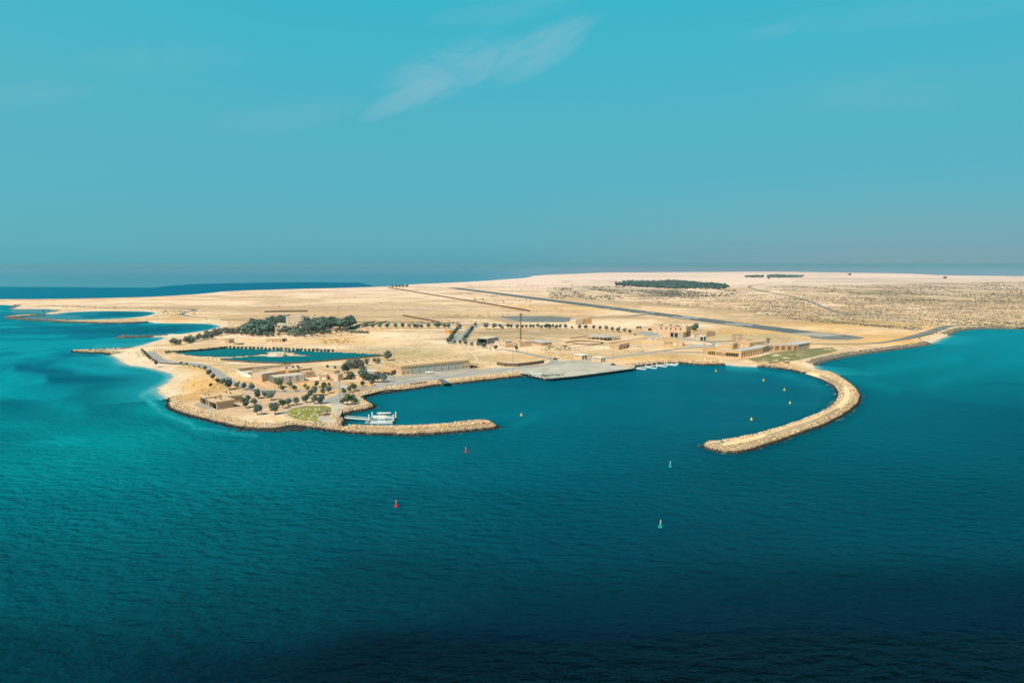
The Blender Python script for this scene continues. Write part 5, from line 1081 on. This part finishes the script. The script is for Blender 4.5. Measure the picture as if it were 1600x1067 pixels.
for x,y in ((-1.0,.3),(-.4,7.5),(x1+.4,.4),(x1+.5,8)):
    q=MB().lathe([(.45,-1),(.45,5.2),(.1,5.6)],(x,y,0),9).build('pile',M['white'],t); MB().lathe([(.75,-.4),(.75,1.2),(.5,1.5)],(x,y,0),9).build('collar',M['black'],q)
def hull(b,L,w,zb,zd,y0=0,bow=1):
    n=9; secs=[]
    for i in range(n+1):
        t_=i/n; x=L*t_; hw=w/2*(1 if t_<.6 else max(.04,(1-((t_-.6)/.4)**1.8))); zd_=zd+.35*max(0,t_-.6)/.4; secs.append([(x,y0-hw*.6,zb),(x,y0-hw,zb+.5),(x,y0-hw,zd_),(x,y0+hw,zd_),(x,y0+hw,zb+.5),(x,y0+hw*.6,zb)])
    base=len(b.v)
    for s_ in secs: b.v+=s_
    for i in range(n):
        for k in range(6):
            k2=(k+1)%6; b.f.append((base+i*6+k,base+i*6+k2,base+(i+1)*6+k2,base+(i+1)*6+k))
    b.f.append(tuple(base+k for k in range(6))[::-1]); b.f.append(tuple(base+n*6+k for k in range(6)))
def ferry(label,u,v,canopy_):
    p=P(u,v,0); t=empty('catamaran_boat',tuple(p),0,label,'boat','twin hulled boats at the ferry dock'); L=13.8
    b=MB(); hull(b,L,1.4,-.3,1.5,0); hull(b,L,1.4,-.3,1.5,3.0); b.build('hull',M['hull'],t)
    MB().box(.3,L*.82,-.2,3.2,1.25,1.55).build('deck',M['deckblue' if not canopy_ else 'hull'],t)
    b=MB(); zc=1.55
    V0=[(4.4,-.1,zc),(10.2,.1,zc),(10.2,2.9,zc),(4.4,3.1,zc)]; V1=[(4.8,.1,zc+1.7),(8.9,.4,zc+1.7),(8.9,2.6,zc+1.7),(4.8,2.9,zc+1.7)]
    b.quad(*V1)
    for k in range(4): k2=(k+1)%4; b.quad(V0[k],V0[k2],V1[k2],V1[k])
    cb=b.build('cabin',M['hull'],t)
    g=MB()
    for x in (5.2,6.1,7.0,7.9,8.8): g.quad((x,-.06,zc+.75),(x+.75,-.04,zc+.75),(x+.6,.05,zc+1.35),(x+.05,.05,zc+1.35))
    g.quad((9.95,.5,zc+.6),(9.95,2.5,zc+.6),(9.3,2.4,zc+1.4),(9.3,.6,zc+1.4)); g.build('window',M['glass'],cb)
    if canopy_:
        MB().box(3.2,12.2,-.1,3.1,zc+2.0,zc+2.15).build('canopy',M['white'],t)
        for x in (3.4,12.0):
            for y in (.1,2.9): MB().bar((x,y,zc-.1),(x,y,zc+2.0),.06).build('post',M['steel'],t)
        MB().bar((6,1.5,zc+2),(7.3,1.5,zc+4.6),.06,.03).build('antenna',M['steel'],t)
    else:
        MB().lathe([(.25,0),(.3,.3),(.1,.5)],(6.5,1.5,zc+1.7),8).build('radar',M['white'],t)
    rb=MB()
    for y in (-.6,3.6):
        rb.bar((9.5,y,2.5),(13,y*.8+.3,2.5),.04)
        for x in (9.6,10.6,11.6,12.8): rb.bar((x,y,1.4),(x,y,2.5),.035)
    rb.build('railing',M['steel'],t)
    for y in (0,3): MB().box(-.5,0,y-.25,y+.25,.3,1.7).build('outboard_motor',M['grey'],t)
    return t
ferry('white catamaran with pale blue open stern deck, the nearer of two at the dock',579.2,662,False)
ferry('white catamaran with a long flat canopy and aerial, behind the nearer one',581,654.3,True)
# boats ashore
def boat(label,u,v,L=6,rz=0,canopy_=None,trailer=True,z=GZ,m='hull',name='motorboat',group=None):
    p=P(u,v,z); t=empty(name,tuple(p),rz,label,'boat',group); z0=.8 if trailer else 0
    b=MB(); hull(b,L,L*.34,z0,z0+L*.16); b.build('hull',M[m],t)
    MB().box(L*.35,L*.5,-.4,.4,z0+L*.17,z0+L*.17+.8).build('console',M['white'],t)
    if canopy_: 
        MB().box(L*.28,L*.6,-.8,.8,z0+L*.17+1.3,z0+L*.17+1.45).build('canopy',M[canopy_],t)
        for x in (.3,.58):
            for y in (-.7,.7): MB().bar((L*x,y,z0+L*.15),(L*x,y,z0+L*.17+1.3),.04).build('post',M['steel'],t)
    MB().box(-.45,-.05,-.2,.2,z0+.2,z0+L*.2).build('outboard_motor',M['cardark'],t)
    if trailer:
        MB().box(.2,L+1,-.08,.08,.35,.5).build('trailer_frame',M['steel'],t)
        for y in (-.9,.9):
            q=MB(); q.lathe([(.32,-.1),(.32,.1)],k=10); o=q.build('wheel',M['black'],t); o.rotation_euler=(math.pi/2,0,0); o.location=(L*.35,y,.32)
boat('white motorboat with teal canopy on a trailer in front of the roller doors',664,584.2,8.5,.05,'teal')
for k,(u,v,rz,m) in enumerate([(826,584.6,.2,'hull'),(829.5,585.8,.3,'hull'),(833,584.8,.2,'hull'),(836.5,586.3,.15,'hull'),(840,585.3,.3,'hull')]):
    boat(['leftmost','second','third','fourth','fifth'][k]+' of the small white boats laid up at the left corner of the quay',u,v,6,rz,None,False,m=m,name='dinghy',group='small boats laid up on the quay')
for k in range(7):
    u=847+k*5.2+random.uniform(-1,1); v=588.2-k*.35+random.uniform(-.6,.6); p=P(u,v); o=MB().box(-1.6,1.6,-1,1,0,1.1).box(-1.2,.4,-.7,.7,1.1,1.7).bar((-1.5,0,1),(1.5,.4,1.9),.08).build('mooring_gear',M[random.choice(['grey','louvre','conc','black'])]); o.location=p; o.rotation_euler=(0,0,random.uniform(0,3))
    tag(o,f'{ordn(k)} heap from the left in the grey heaps of mooring gear on the quay','gear','grey heaps of gear on the quay')
for k in range(6):
    u=641+k*4.4; v=601.2-k*.55; p=P(u,v); t=empty('jet_ski',tuple(p),.9+random.uniform(-.2,.2),f'{ordn(k)} dark jet ski from the left in the row laid out above the boulders','jet ski','jet skis laid out by the slipway'); b=MB(); hull(b,2.9,1.1,.1,.65); b.build('hull',M['cardark'],t); MB().box(.3,1.6,-.2,.2,.65,1.0).build('seat',M['black'],t)
for k,(u,v) in enumerate([(985,580-2.0),(1001,574)]): pass
def car(label,u,v,rz,m='car',name='parked_car'):
    p=P(u,v); t=empty(name,tuple(p+Vector((0,0,.09))),rz,label,'car'); b=MB()
    b.box(-2.3,2.3,-.92,.92,.35,1.0); b.build('body',M[m],t)
    b=MB(); V0=[(-1.6,-.85,1.0),(1.2,-.85,1.0),(1.2,.85,1.0),(-1.6,.85,1.0)]; V1=[(-1.3,-.72,1.65),(.6,-.72,1.65),(.6,.72,1.65),(-1.3,.72,1.65)]
    for k in range(4): k2=(k+1)%4; b.quad(V0[k],V0[k2],V1[k2],V1[k])
    b.build('window',M['glass'],t); MB().box(-1.3,.6,-.72,.72,1.651,1.72).build('roof',M[m],t)
    for x in (-1.45,1.45):
        for y in (-.85,.85):
            o=MB().lathe([(.34,-.12),(.34,.12)],k=10).build('wheel',M['black'],t); o.rotation_euler=(math.pi/2,0,0); o.location=(x,y,.34)
car('white car parked under the ochre shelter left of the boat shed',608.5,584.6,.8); car('white car under the left end of the ochre shelter',591,582.6,.9); car('dark car under the middle of the ochre shelter',600,583.2,.9,'cardark'); car('dark car parked beside the coastal road bend',868,561.7,0,'cardark'); car('dark car under the low shelter right of the boat shed',741,573.8,.6,'cardark'); car('small white car by the pole on the grass left of the arcade',1003.5,549.7,.2); car('dark car on the quay apron near the walkway',958,570.4,.1,'cardark')
car('white car by the tank end of the open workshop',769,541.3,.3)
# lamp masts
def lampmast(label,u,v,h,big=False):
    p=P(u,v); t=empty('floodlight_mast' if big else 'lamp_post',tuple(p),random.uniform(-.4,.4),label,'floodlight' if big else 'lamp post',None if big else 'slim lamp posts')
    MB().bar((0,0,-.2),(0,0,h),.22 if big else .13,.12 if big else .07,6).build('pole',M['steel' if not big else 'grey'],t)
    if big:
        f=MB().box(-1.3,1.3,-.25,.25,h,h+1.2).build('lamp_frame',M['louvre'],t)
        for x in (-.9,0,.9): MB().box(x-.3,x+.3,-.42,-.252,h+.2,h+1.0).build('lamp',M['white'],f)
        MB().box(.6,1.7,-.4,.6,0,1.6).build('control_box',M['white'],t)
    else:
        MB().bar((0,0,h),(1.4,0,h+.25),.05).build('arm',M['steel'],t); MB().box(1.2,1.9,-.12,.12,h+.15,h+.28).build('lamp',M['grey'],t)
for a in (('tall floodlight mast standing at the plaza near the oval lawn',531.3,632,21,True),('tall floodlight mast in front of the left end of the boat shed',616,602,27,True),('tall floodlight mast at the left end of the quay apron',801.5,581.5,24,True),('tall floodlight mast by the coastal road right of the kiosks',957.8,564.8,22,True),('tall floodlight mast on the grass left of the arcade',1099.5,562.2,16,True)): lampmast(*a)
LP=[(241,549.5,8),(245,550.5,8),(252.5,561,9),(328,576,8),(350,580,8),(354,584,8),(374,590,7),(436,606,9),(858,561,8),(856.5,561,8),(824,553.5,8),(876,553.5,8),(998.5,549.5,8),(1039,548.5,8),(965,556,7),(571,600,7),(474,632,8),(522,611,7),(883,553.5,7)]
LAB=['left of a pair where the coast road leaves the beach','right of a pair where the coast road leaves the beach','beside the coast road below the solar fence','on the sand in front of the solar field','left of two beside the coast road bend','right of two beside the coast road bend','outside the white wall of the compound','in front of the slatted block by the road','right of a pair by the apron road bend','left of a pair by the apron road bend','by the road down from the offices','on the bare slope above the kiosks','beside the coastal road left of the blue windowed house','in front of the blue windowed house','between the utility house and the kiosks','at the road below the dark trees','at the edge of the tree grove above the lawn','on the verge between the plaza roads','on the slope right above the left kiosk']
for (u,v,h),l in zip(LP,LAB): lampmast('slim lamp post '+l,u,v,h)
# lawn shelter
p=P(505.5,648.6); t=empty('shade_shelter',tuple(p),0,'small shelter with a dark slatted roof at the edge of the oval lawn','shelter')
MB().box(-2.4,2.6,-1.6,2.2,3.1,3.3).build('roof',M['louvre'],t)
for x in (-2.0,2.2):
    for y in (-1.3,1.9): MB().box(x-.12,x+.12,y-.12,y+.12,-.1,3.1).build('post',M['wood'],t)
for x in (-1.0,1.2): MB().box(x-.8,x+.8,-1.2,-.8,0,.5).build('bench',M['wood'],t)
# buoys and beacons
def buoy(label,u,v,kind,group,sc=1):
    p=P(u,v,0); t=empty('channel_buoy' if kind!='yellow' else 'marker_buoy',tuple(p),random.uniform(0,3),label,'buoy',group); t.scale=(sc*.9,)*3; t.rotation_euler=(random.uniform(-.04,.04),random.uniform(-.04,.04),0)
    m=M[kind]; 
    if kind=='yellow':
        MB().lathe([(.7,-.3),(.95,.1),(.95,.45),(.55,.7),(.32,1.5),(.15,2.1)],k=12).build('float',m,t); MB().lathe([(.07,2.1),(.07,2.8)],k=6).build('pole',m,t)
        MB().lathe([(.16,2.8),(.18,3.1),(.05,3.3)],k=8).build('lantern',M['black'],t)
    else:
        MB().lathe([(.7,-.3),(.98,.1),(1.0,.4),(.85,.65),(.45,.75)],k=12).build('float',m,t)
        b=MB()
        for a in range(4):
            x,y=math.cos(a*1.571+.4),math.sin(a*1.571+.4); b.bar((x*.5,y*.5,.7),(x*.22,y*.22,2.4),.06,.05,4)
        for z_ in (1.2,1.7,2.2): b.lathe([(.45-.1*(z_-1),z_),(.45-.1*(z_-1),z_+.08)],k=8)
        b.build('lattice',m,t)
        MB().lathe([(.26,1.1),(.2,2.3)],k=8).build('radar_reflector',M['redpale' if kind=='red' else 'white'],t)
        MB().lathe([(.20,2.4),(.15,3.0)],k=8).build('topmark_pole',M['white'],t)
        if kind=='red': MB().lathe([(.21,3.0),(.21,3.5)],k=8).build('topmark',m,t)
        else: MB().lathe([(.24,2.95),(.03,3.5)],k=8).build('topmark',M['white'],t)
buoy('red can topped buoy nearest the camera in the open channel',619.3,791.5,'red','red channel buoys'); buoy('red buoy farther off, just outside the west breakwater head',728.3,706.5,'red','red channel buoys')
buoy('green cone topped buoy nearest the camera',1031.6,823.8,'green','green channel buoys'); buoy('green buoy farther off, left of the east breakwater tip',1047,729.5,'green','green channel buoys')
for l,u,v in (('yellow buoy alone in the harbour mouth beyond the west breakwater head',814.5,649.5),('yellow buoy farthest away, off the small beach',1118.6,580.4),('yellow buoy in the upper middle of the curved breakwater basin',1193,595),('yellow buoy between two others toward the curve of the east breakwater',1225.4,610),('yellow buoy rightmost, close inside the curve of the east breakwater',1234.3,630.6),('yellow buoy lowest and nearest the straight arm of the east breakwater',1174,656.2)):
    buoy(l,u,v,'yellow','yellow buoys in the harbour basin',.95)
for l,u,v,m in (('green beacon post at the tip of the east breakwater',1128,692.5,'green'),('red beacon post on the head of the west breakwater',755,661.5,'red')):
    p=P(u,v,3.2 if m=='red' else 3.4); t=empty('beacon_post',tuple(p),0,l,'beacon'); MB().lathe([(.6,-.6),(.6,.4),(.5,1.0)],k=8).build('base',M[m],t); MB().bar((0,0,1),(0,0,3.8),.09).build('pole',M['steel'],t); MB().lathe([(.2,3.8),(.2,4.2),(.05,4.4)],k=8).build('lantern',M['black'],t)
# beacon islet structures
p=P(68,491.8,2); t=empty('beacon_tower',tuple(p),0,'small dark beacon on the islet between the lagoon moles','beacon'); MB().lathe([(2.4,-1),(2.2,1.5),(1.0,2),(.8,7)],k=8).build('shaft',M['louvre'],t); MB().lathe([(1.4,7),(1.2,8),(.2,9)],k=8).build('lantern',M['dark'],t)
p=P(193,525.4,2); t=empty('beacon_tower',tuple(p),0,'small dark beacon on the end of the short jetty','beacon'); MB().box(-2,2,-1,1,0,2.4).build('cabin',M['louvre'],t); MB().bar((0,0,2.4),(0,0,5),.2).build('pole',M['dark'],t)
# ------------------------------------------------------------------ trees
def crown_mesh(seed,lobes,n,leaf,shape=(1,1,1),low=.2):
    r=np.random.default_rng(seed); C=[];Rr=[]
    for i in range(lobes):
        a=r.uniform(0,6.28); q=r.uniform(.05,.30)*(1 if i else 0); C.append((q*math.cos(a),q*math.sin(a),r.uniform(low+.18,.78) if i else .55)); Rr.append(r.uniform(.17,.27) if i else .30)
    C=np.array(C);Rr=np.array(Rr); k=r.choice(lobes,n,p=Rr**2/np.sum(Rr**2)); d_=r.normal(size=(n,3)); d_/=np.linalg.norm(d_,axis=1)[:,None]
    rad=Rr[k]*r.uniform(.55,1.08,n)**.7; c=C[k]+d_*rad[:,None]*np.array(shape)
    c[:,2]=np.maximum(c[:,2],low)
    u=r.normal(size=(n,3)); u/=np.linalg.norm(u,axis=1)[:,None]; w=np.cross(d_+.4*r.normal(size=(n,3)),u); w/=np.linalg.norm(w,axis=1)[:,None]+1e-9; u=np.cross(w,d_); u/=np.linalg.norm(u,axis=1)[:,None]+1e-9
    s_=leaf*r.uniform(.6,1.3,n)[:,None]
    V=np.stack([c-u*s_-w*s_*.6,c+u*s_-w*s_*.5,c+u*s_*.7+w*s_,c-u*s_*.8+w*s_*.8],1).reshape(-1,3)
    core=IV*(.16); 
    return V
def crown(name,seed,lobes,n,leaf,m,low=.2):
    V=crown_mesh(seed,lobes,n,leaf,low=low); me=bpy.data.meshes.new(name); me.from_pydata(V.tolist(),[],[(4*i,4*i+1,4*i+2,4*i+3) for i in range(n)]); me.materials.append(m); me.update(); return me
CR={'dark':[crown('crown',i,7,420,.055,M['leaf']) for i in range(5)],'green':[crown('crown',20+i,6,380,.055,M['leafgreen']) for i in range(2)],
    'mid':[crown('crown',40+i,7,420,.055,M['leafmid']) for i in range(4)],'grey':[crown('crown',60+i,8,420,.045,M['leafgrey'],.05) for i in range(3)],'bush':[crown('crown',80+i,5,220,.07,M['leaf'],.03) for i in range(2)]}
def trunk_mesh(seed):
    r=random.Random(seed); b=MB(); b.bar((0,0,-.04),(0.01,0,.26),.035,.024,5)
    for k in range(4):
        a=k*1.57+r.uniform(-.4,.4); b.bar((0.01,0,.22),(.17*math.cos(a),.17*math.sin(a),r.uniform(.45,.62)),.018,.006,4)
    me=bpy.data.meshes.new('trunk'); me.from_pydata(b.v,[],b.f); me.materials.append(M['trunk']); return me
TR=[trunk_mesh(i) for i in range(3)]
def tree(u,v,hpx,kind='dark',name='tree',label='',cat='tree',group=None,wide=1.0,world=None):
    if world is not None: p=Vector((*world,GZ)); h=hpx
    else: p=P(u,v); h=hpx*p.y/F/.86
    t=bpy.data.objects.new(name,None); COL.objects.link(t); t.location=p; t.rotation_euler=(0,0,random.uniform(0,6.28)); t.scale=(h*wide,h*wide,h); tag(t,label,cat,group)
    c=bpy.data.objects.new('crown',random.choice(CR[kind])); COL.objects.link(c); c.parent=t
    if kind not in('bush',):
        k=bpy.data.objects.new('trunk',random.choice(TR)); COL.objects.link(k); k.parent=t
    return t
G1='trees scattered around the point and lawn'
T=[ # u,v,height px,kind,label
(320,579,6.5,'dark','small dark tree at the upper start of the coast road row'),(327,587,9,'dark','dark round tree second down the coast road row'),(333,594,8.5,'dark','dark tree third down the coast road row'),(340,599.5,8.5,'dark','dark tree fourth down the coast road row'),(348,602.5,9,'dark','dark tree fifth down the coast road row'),(357.7,609,14.5,'dark','tall narrow dark tree where the coast road bends'),(370,607,9.5,'dark','round dark tree just right of the tall narrow one'),(381,609.3,9.5,'dark','round dark tree between two others left of the compound corner'),(394,610.4,10,'mid','ragged tree beside the road below the compound corner'),(329.5,605.3,6,'bush','lone round bush on the golden bank above the shelters'),
(403,622.5,12,'dark','tree left of a pair on the bare ground below the road'),(414,622,9.5,'dark','tree in the middle of three below the road'),(424,625.5,14.5,'mid','broad tree right of the pair below the road'),(435.5,606.5,13.5,'green','broad greener tree against the slatted block'),(441.3,611.2,8,'dark','dark low tree on the road edge below the greener one'),(453,606.5,8.8,'dark','round dark tree in front of the low compound wall'),(460.6,611.2,8.8,'dark','heart shaped dark tree right at the road edge'),(476.5,607.4,7,'green','small olive tree in front of the compound wall'),(481,611,7,'green','small green tree at the road below the olive one'),(495,605.2,9.8,'dark','dark upright tree left of the lodge wall'),
(384,637.8,12.5,'dark','dark tree right beside the back shelter'),(387,628.4,10,'dark','dark tree behind the one beside the back shelter'),(398,635,10,'dark','tree between the shelters and the stony bank'),(402,648.3,15,'dark','large dark tree nearest the boulders on the point'),(430,647.5,17,'mid','large leaning tree left of the oval lawn'),(442,638,13.5,'green','dark green tree above the left end of the lawn'),(450,634.5,12.5,'mid','narrow tree behind the dark green one'),(462.6,632.5,11.5,'mid','tree above the lawn with a dark shrub at its foot'),(478,629.5,13.5,'dark','big dark tree in the middle of the grove above the lawn'),(484,622,10,'dark','tree behind the big dark one in the grove'),(490.5,618,12.5,'mid','grey green tree at the back right of the grove'),(491.3,630.5,12.5,'mid','tree in front on the plaza edge, left of the plaza corner'),(502.5,631,12.5,'dark','round tree standing on the plaza corner'),
(514,614.4,9.8,'dark','dark tree on the verge between the two plaza roads'),(504.3,617.6,9,'green','thin tree left of the verge tree'),(506.3,610.5,11,'green','light green tree on the roadside above the plaza'),(514.2,605,6,'green','small pale green tree by the road above the plaza'),
(537,617,8.5,'green','small round tree right of the plaza mast'),(546,613.4,8,'green','low round tree right of the plaza road'),(553.5,611.2,12,'green','upright egg shaped tree on the right verge'),(566,604.4,8,'dark','small dark tree beside the road to the boat shed'),(581,602.8,8.5,'mid','grey green tree nearest the boat yard corner'),
(535.8,632,9.5,'dark','left tree of the cluster by the harbour bank'),(543,633,16,'green','tallest tree of the cluster by the harbour bank'),(550,629.5,12.5,'dark','dark tree on the right of the harbour bank cluster'),(555,631.3,9,'green','small tree at the right end of the harbour bank cluster'),
(568,593.8,17,'dark','big dark tree in front of the pale cottages'),(576,596.5,12,'dark','dark tree just right of the biggest one by the cottages'),(583,598,12.5,'dark','broad dark tree in the clump left of the boat yard'),(590,597.5,11.5,'mid','tree in the middle of the clump left of the boat yard'),(599,597.3,14,'mid','rightmost tree of the clump left of the boat yard'),(546.5,593,9.5,'dark','low dark tree leaning by the grey fence'),(551,591,7,'dark','small dark tree beside the cottage wall'),(538,583.5,15,'dark','large dark tree behind the two storey house'),(543,582,9,'dark','low tree right of the large one behind the house'),(524,577.6,5.5,'dark','small tree behind the house roof'),(511.8,576.4,5.5,'green','green bush like tree behind the lodge'),(606,563.8,13,'mid','grey tree behind the left end of the boat shed'),
(244,570.5,7.5,'dark','dark tree beside the upper coast road above the cove'),(1086.5,519,12,'dark','dark tree rising behind the big tan hall'),(807,548.3,6.5,'green','small tree in front of the office corner'),(774.5,547.5,8,'dark','dark tree left of the office double door'),(755,544.3,8,'mid','brown green tree in front of the open workshop'),(747,542.2,6.5,'mid','small tree at the left corner of the open workshop'),(437.8,604,9,'green','second green tree overlapping the slatted block')]
for u,v,h,k,l in T: tree(u,v,h*random.uniform(1.02,1.2),k,label=l,group=G1)
BU=[(282.5,569.7,5,'upper coast road, first of four going right'),(292,571.2,4.6,'upper coast road, second of four going right'),(303,573.8,3,'upper coast road, third of four going right'),(311,575,4.4,'upper coast road, fourth of four going right'),(239.5,564,3.6,'end of the roadside hedge, beside the dark tree'),(463,633.6,3,'foot of the tree above the lawn'),(451.5,636,4,'foot of the narrow tree above the lawn'),(505,618.8,3,'foot of the thin tree by the plaza'),(992,524,3.5,'end of the tree row left of the low brown house'),(766,546.2,3,'left of the dark tree by the office')]
for u,v,h,l in BU: tree(u,v,h,'bush' if h<4.5 else 'green','bush','small round bush at the '+l,'bush','small bushes by the roads',1.25)
# hedge along the top of the coast road
for k in range(9):
    t=k/8; tree(222+t*13,548.5+t*14,3.6+t,'bush' if k%2 else 'green','bush',f'{ordn(k)} bush from the top in the roadside hedge above the cove','bush','roadside hedge above the cove',1.5)
# row behind the solar field
k=0
for i in range(26):
    t=i/26; tree(260+t*98,552.8-t*7.8+1.2*math.sin(t*3),4.6+random.uniform(-.5,.5),'dark','tree',f'{ordn(i)} tree from the left in the dense row at the left of the solar field','tree','dense tree row left of the solar field',1.2)
for i in range(27):
    t=i/26; tree(360+t*160,546+t*5.6,5.6+random.uniform(-.4,.5),'mid' if i%3 else 'dark','tree',f'{ordn(i)} tree from the left in the spaced row behind the solar field','tree','spaced tree row behind the solar field',1.05)
# tree row along the middle road
XR=[572,583,594,605,618,629,640,648,653,659,670,681,686,694,701]
for i,x in enumerate(XR): tree(x,513.3+.4*math.sin(i),9 if x in(572,686) else 7.6+random.uniform(-.8,.8),'dark' if i%2 else 'mid','tree',f'{ordn(i)} tree from the left in the row between the grove and the avenue','tree','tree row between the grove and the avenue')
XR=[(743,511,7),(760,514.5,9.5),(772,514.5,9),(781.5,514,7),(785,514.5,5),(794,514,7.5),(799,513,6),(808.5,514.5,7.5),(816.5,513,5.5),(822,513,5.5),(829,513.3,6.5),(833,513.3,5.5),(840.5,513.3,7),(846,514.3,6.5),(853.5,514.3,8),(858,514.5,8.5),(864,513,6.5),(869.5,514.5,7),(875,513.5,6.5),(883.5,514.3,8),(894,515,5),(906,515.4,7.5),(915.6,515,7.3),(927.6,515,6.7),(937.6,516.2,6.8),(947,516.8,7.5),(957,517.8,6.5),(965.6,519.5,8),(976,519.5,7),(984,521.7,7)]
for i,(x,y,h) in enumerate(XR): tree(x,y,h,'mid' if i%3==1 else 'dark','tree',f'{ordn(i)} tree from the left in the row beyond the mast','tree','tree row beyond the mast')
for i in range(8):
    t=i/7; tree(701+t*17+random.uniform(-.7,.7),537-t*22.5,9.5-t*1.5,'dark' if i%3 else 'mid','tree',f'{ordn(i)} tree from the near end on the left side of the avenue','tree','trees on the left side of the avenue',.95)
for i in range(7):
    t=i/6; tree(724+t*14+random.uniform(-.7,.7),535.5-t*19,8.6-t*1.3,'dark' if i%3 else 'mid','tree',f'{ordn(i)} tree from the near end on the right side of the avenue','tree','trees on the right side of the avenue',.95)
for i,(x,y) in enumerate([(710,538.2),(719,538.5),(727.5,539.5),(737,541.5)]): tree(x,y,7,'mid','tree',f'{ordn(i)} small tree from the left across the foot of the avenue','tree','small trees across the foot of the avenue')
# grove round the fort
GV=[]
def region(poly,n,h0,h1,kinds,lab,grp,mind=5.0,wide=1.25,name='tree',cat='tree'):
    p=fill(poly,n*30); sel=[]
    for q in p:
        if all((q[0]-a[0])**2+(q[1]-a[1])**2>mind**2 for a in sel): sel.append(q)
        if len(sel)>=n: break
    wide*=1.1
    for q in sel: tree(0,0,random.uniform(h0,h1)*1.25,random.choice(kinds),name,lab,cat,grp,wide,world=q)
region([(374,519),(382,516),(405,513),(425,513.5),(426,522),(400,524),(380,522.5)],30,9,12.5,['dark','mid','mid'],'dark tree in the dense left half of the grove','left half of the grove',7)
region([(376,517),(400,511.5),(425,504),(447,501),(456,501.5),(450,505),(424,512),(400,514)],20,8.5,12,['dark'],'dark tree in the back row of the grove left of the cream block','back row of the grove',8)
region([(437,519),(476,516),(476,523),(455,524),(434,523)],12,6,8,['dark','mid'],'dark tree in front of the fort-like house','trees before the fort-like house',7)
region([(477,510),(506,507),(512,513),(520,516),(505,520),(477,523)],30,10,14,['dark','mid','mid'],'large dark tree in the right half of the grove','right half of the grove',8)
region([(512,508),(524,507),(524,510),(513,511)],3,11,13,['dark'],'tall dark tree standing apart at the right of the grove','tall trees right of the grove',8,1.5)
region([(526,514),(549,510),(549,515),(530,517.5)],8,12,16,['dark','mid'],'broad dark tree at the right end of the grove','right end of the grove',9,1.4)
region([(372,522.5),(430,524.5),(480,524.5),(505,521),(505,523.5),(480,527),(430,527),(380,525)],22,4,6.5,['grey','mid'],'pale grey green shrub along the front edge of the grove','pale shrubs before the grove',6,1.3,'shrub','shrub')
region([(497,521),(545,516),(546,518.5),(505,523)],11,4.5,6.5,['grey'],'pale grey shrub along the right front edge of the grove','pale shrubs right of the grove',6,1.3,'shrub','shrub')
for i in range(13): tree(547+i*2.3,520.3+.08*i,4.2+random.uniform(-.5,.5),'grey','shrub',f'{ordn(i)} grey shrub from the left in the short clipped row right of the grove','shrub','clipped shrub row right of the grove',1.2)
for i,(x,y,h) in enumerate([(269,539,10),(275,539,9.5),(281,539,9.5)]): tree(x,y,h,'grey','tree',['left','middle','right'][i]+' of three grey feathery trees on the sand above the solar field','tree','three grey trees on the sand',1.1)
region([(286,534),(310,529),(340,521),(352,518.5),(356,522),(340,528),(312,534),(290,537)],24,5.5,7.5,['grey','mid'],'grey feathery tamarisk in the hedge left of the brown hut','tamarisk hedge left of the brown hut',5,1.25)
region([(352,519.5),(374,519),(374,524),(356,524)],8,4.5,6,['grey','mid'],'grey shrub between the orange roofed hall and the grove','shrubs below the orange roofed hall',6,1.3,'shrub','shrub')
region([(538,573),(560,568.5),(568,571),(566,575.5),(545,577)],13,4.5,6.5,['grey'],'pale leafless looking tree in the thicket behind the cottages','thicket behind the cottages',4,1.2)
for i,(x,y,h) in enumerate([(573,570.5,11),(586,567.5,8),(591,568,9)]): tree(x,y,h,'grey','tree',['left','middle','right'][i]+' of three pale bare trees behind the car shelter','tree','three pale bare trees',.9)
for i,x in enumerate([613,619.5,624.5,630,635.5]): tree(x,449.6,4.2,'dark','tree',f'{ordn(i)} from the left of five tiny trees on the far shore','tree','five tiny trees on the far shore',1.4)
for l,x,y,h in (('lone dark tree far out on the plain at the right horizon',1477,436,4),('lone dark tree on the plain below the horizon copses',1201,436.3,3),('lone tree on the horizon in the middle distance right',1328,431,3.5)): tree(x,y,h,'dark','tree',l,'tree',None,1.6)
for l,x,y,w in (('clump of dark bushes left of the low brown house',996,514.5,1.8),('second clump of dark bushes left of the low brown house',1001,514.2,1.8)): tree(x,y,4,'dark','bush',l,'bush',None,w)

# ------------------------------------------------------------------ the hazy air
hz=bpy.data.materials.new('haze_air'); hz.use_nodes=True; N=hz.node_tree.nodes; N.clear()
o_=N.new('ShaderNodeOutputMaterial'); pv=N.new('ShaderNodeVolumePrincipled'); pv.inputs['Density'].default_value=3.0e-5; pv.inputs['Color'].default_value=(.30,.67,.78,1); pv.inputs['Anisotropy'].default_value=0.0
hz.node_tree.links.new(pv.outputs[0],o_.inputs['Volume'])
hb_=MB().box(-90000,90000,-2000,95000,-4,112).build('haze',hz); tag(hb_,kind='stuff')
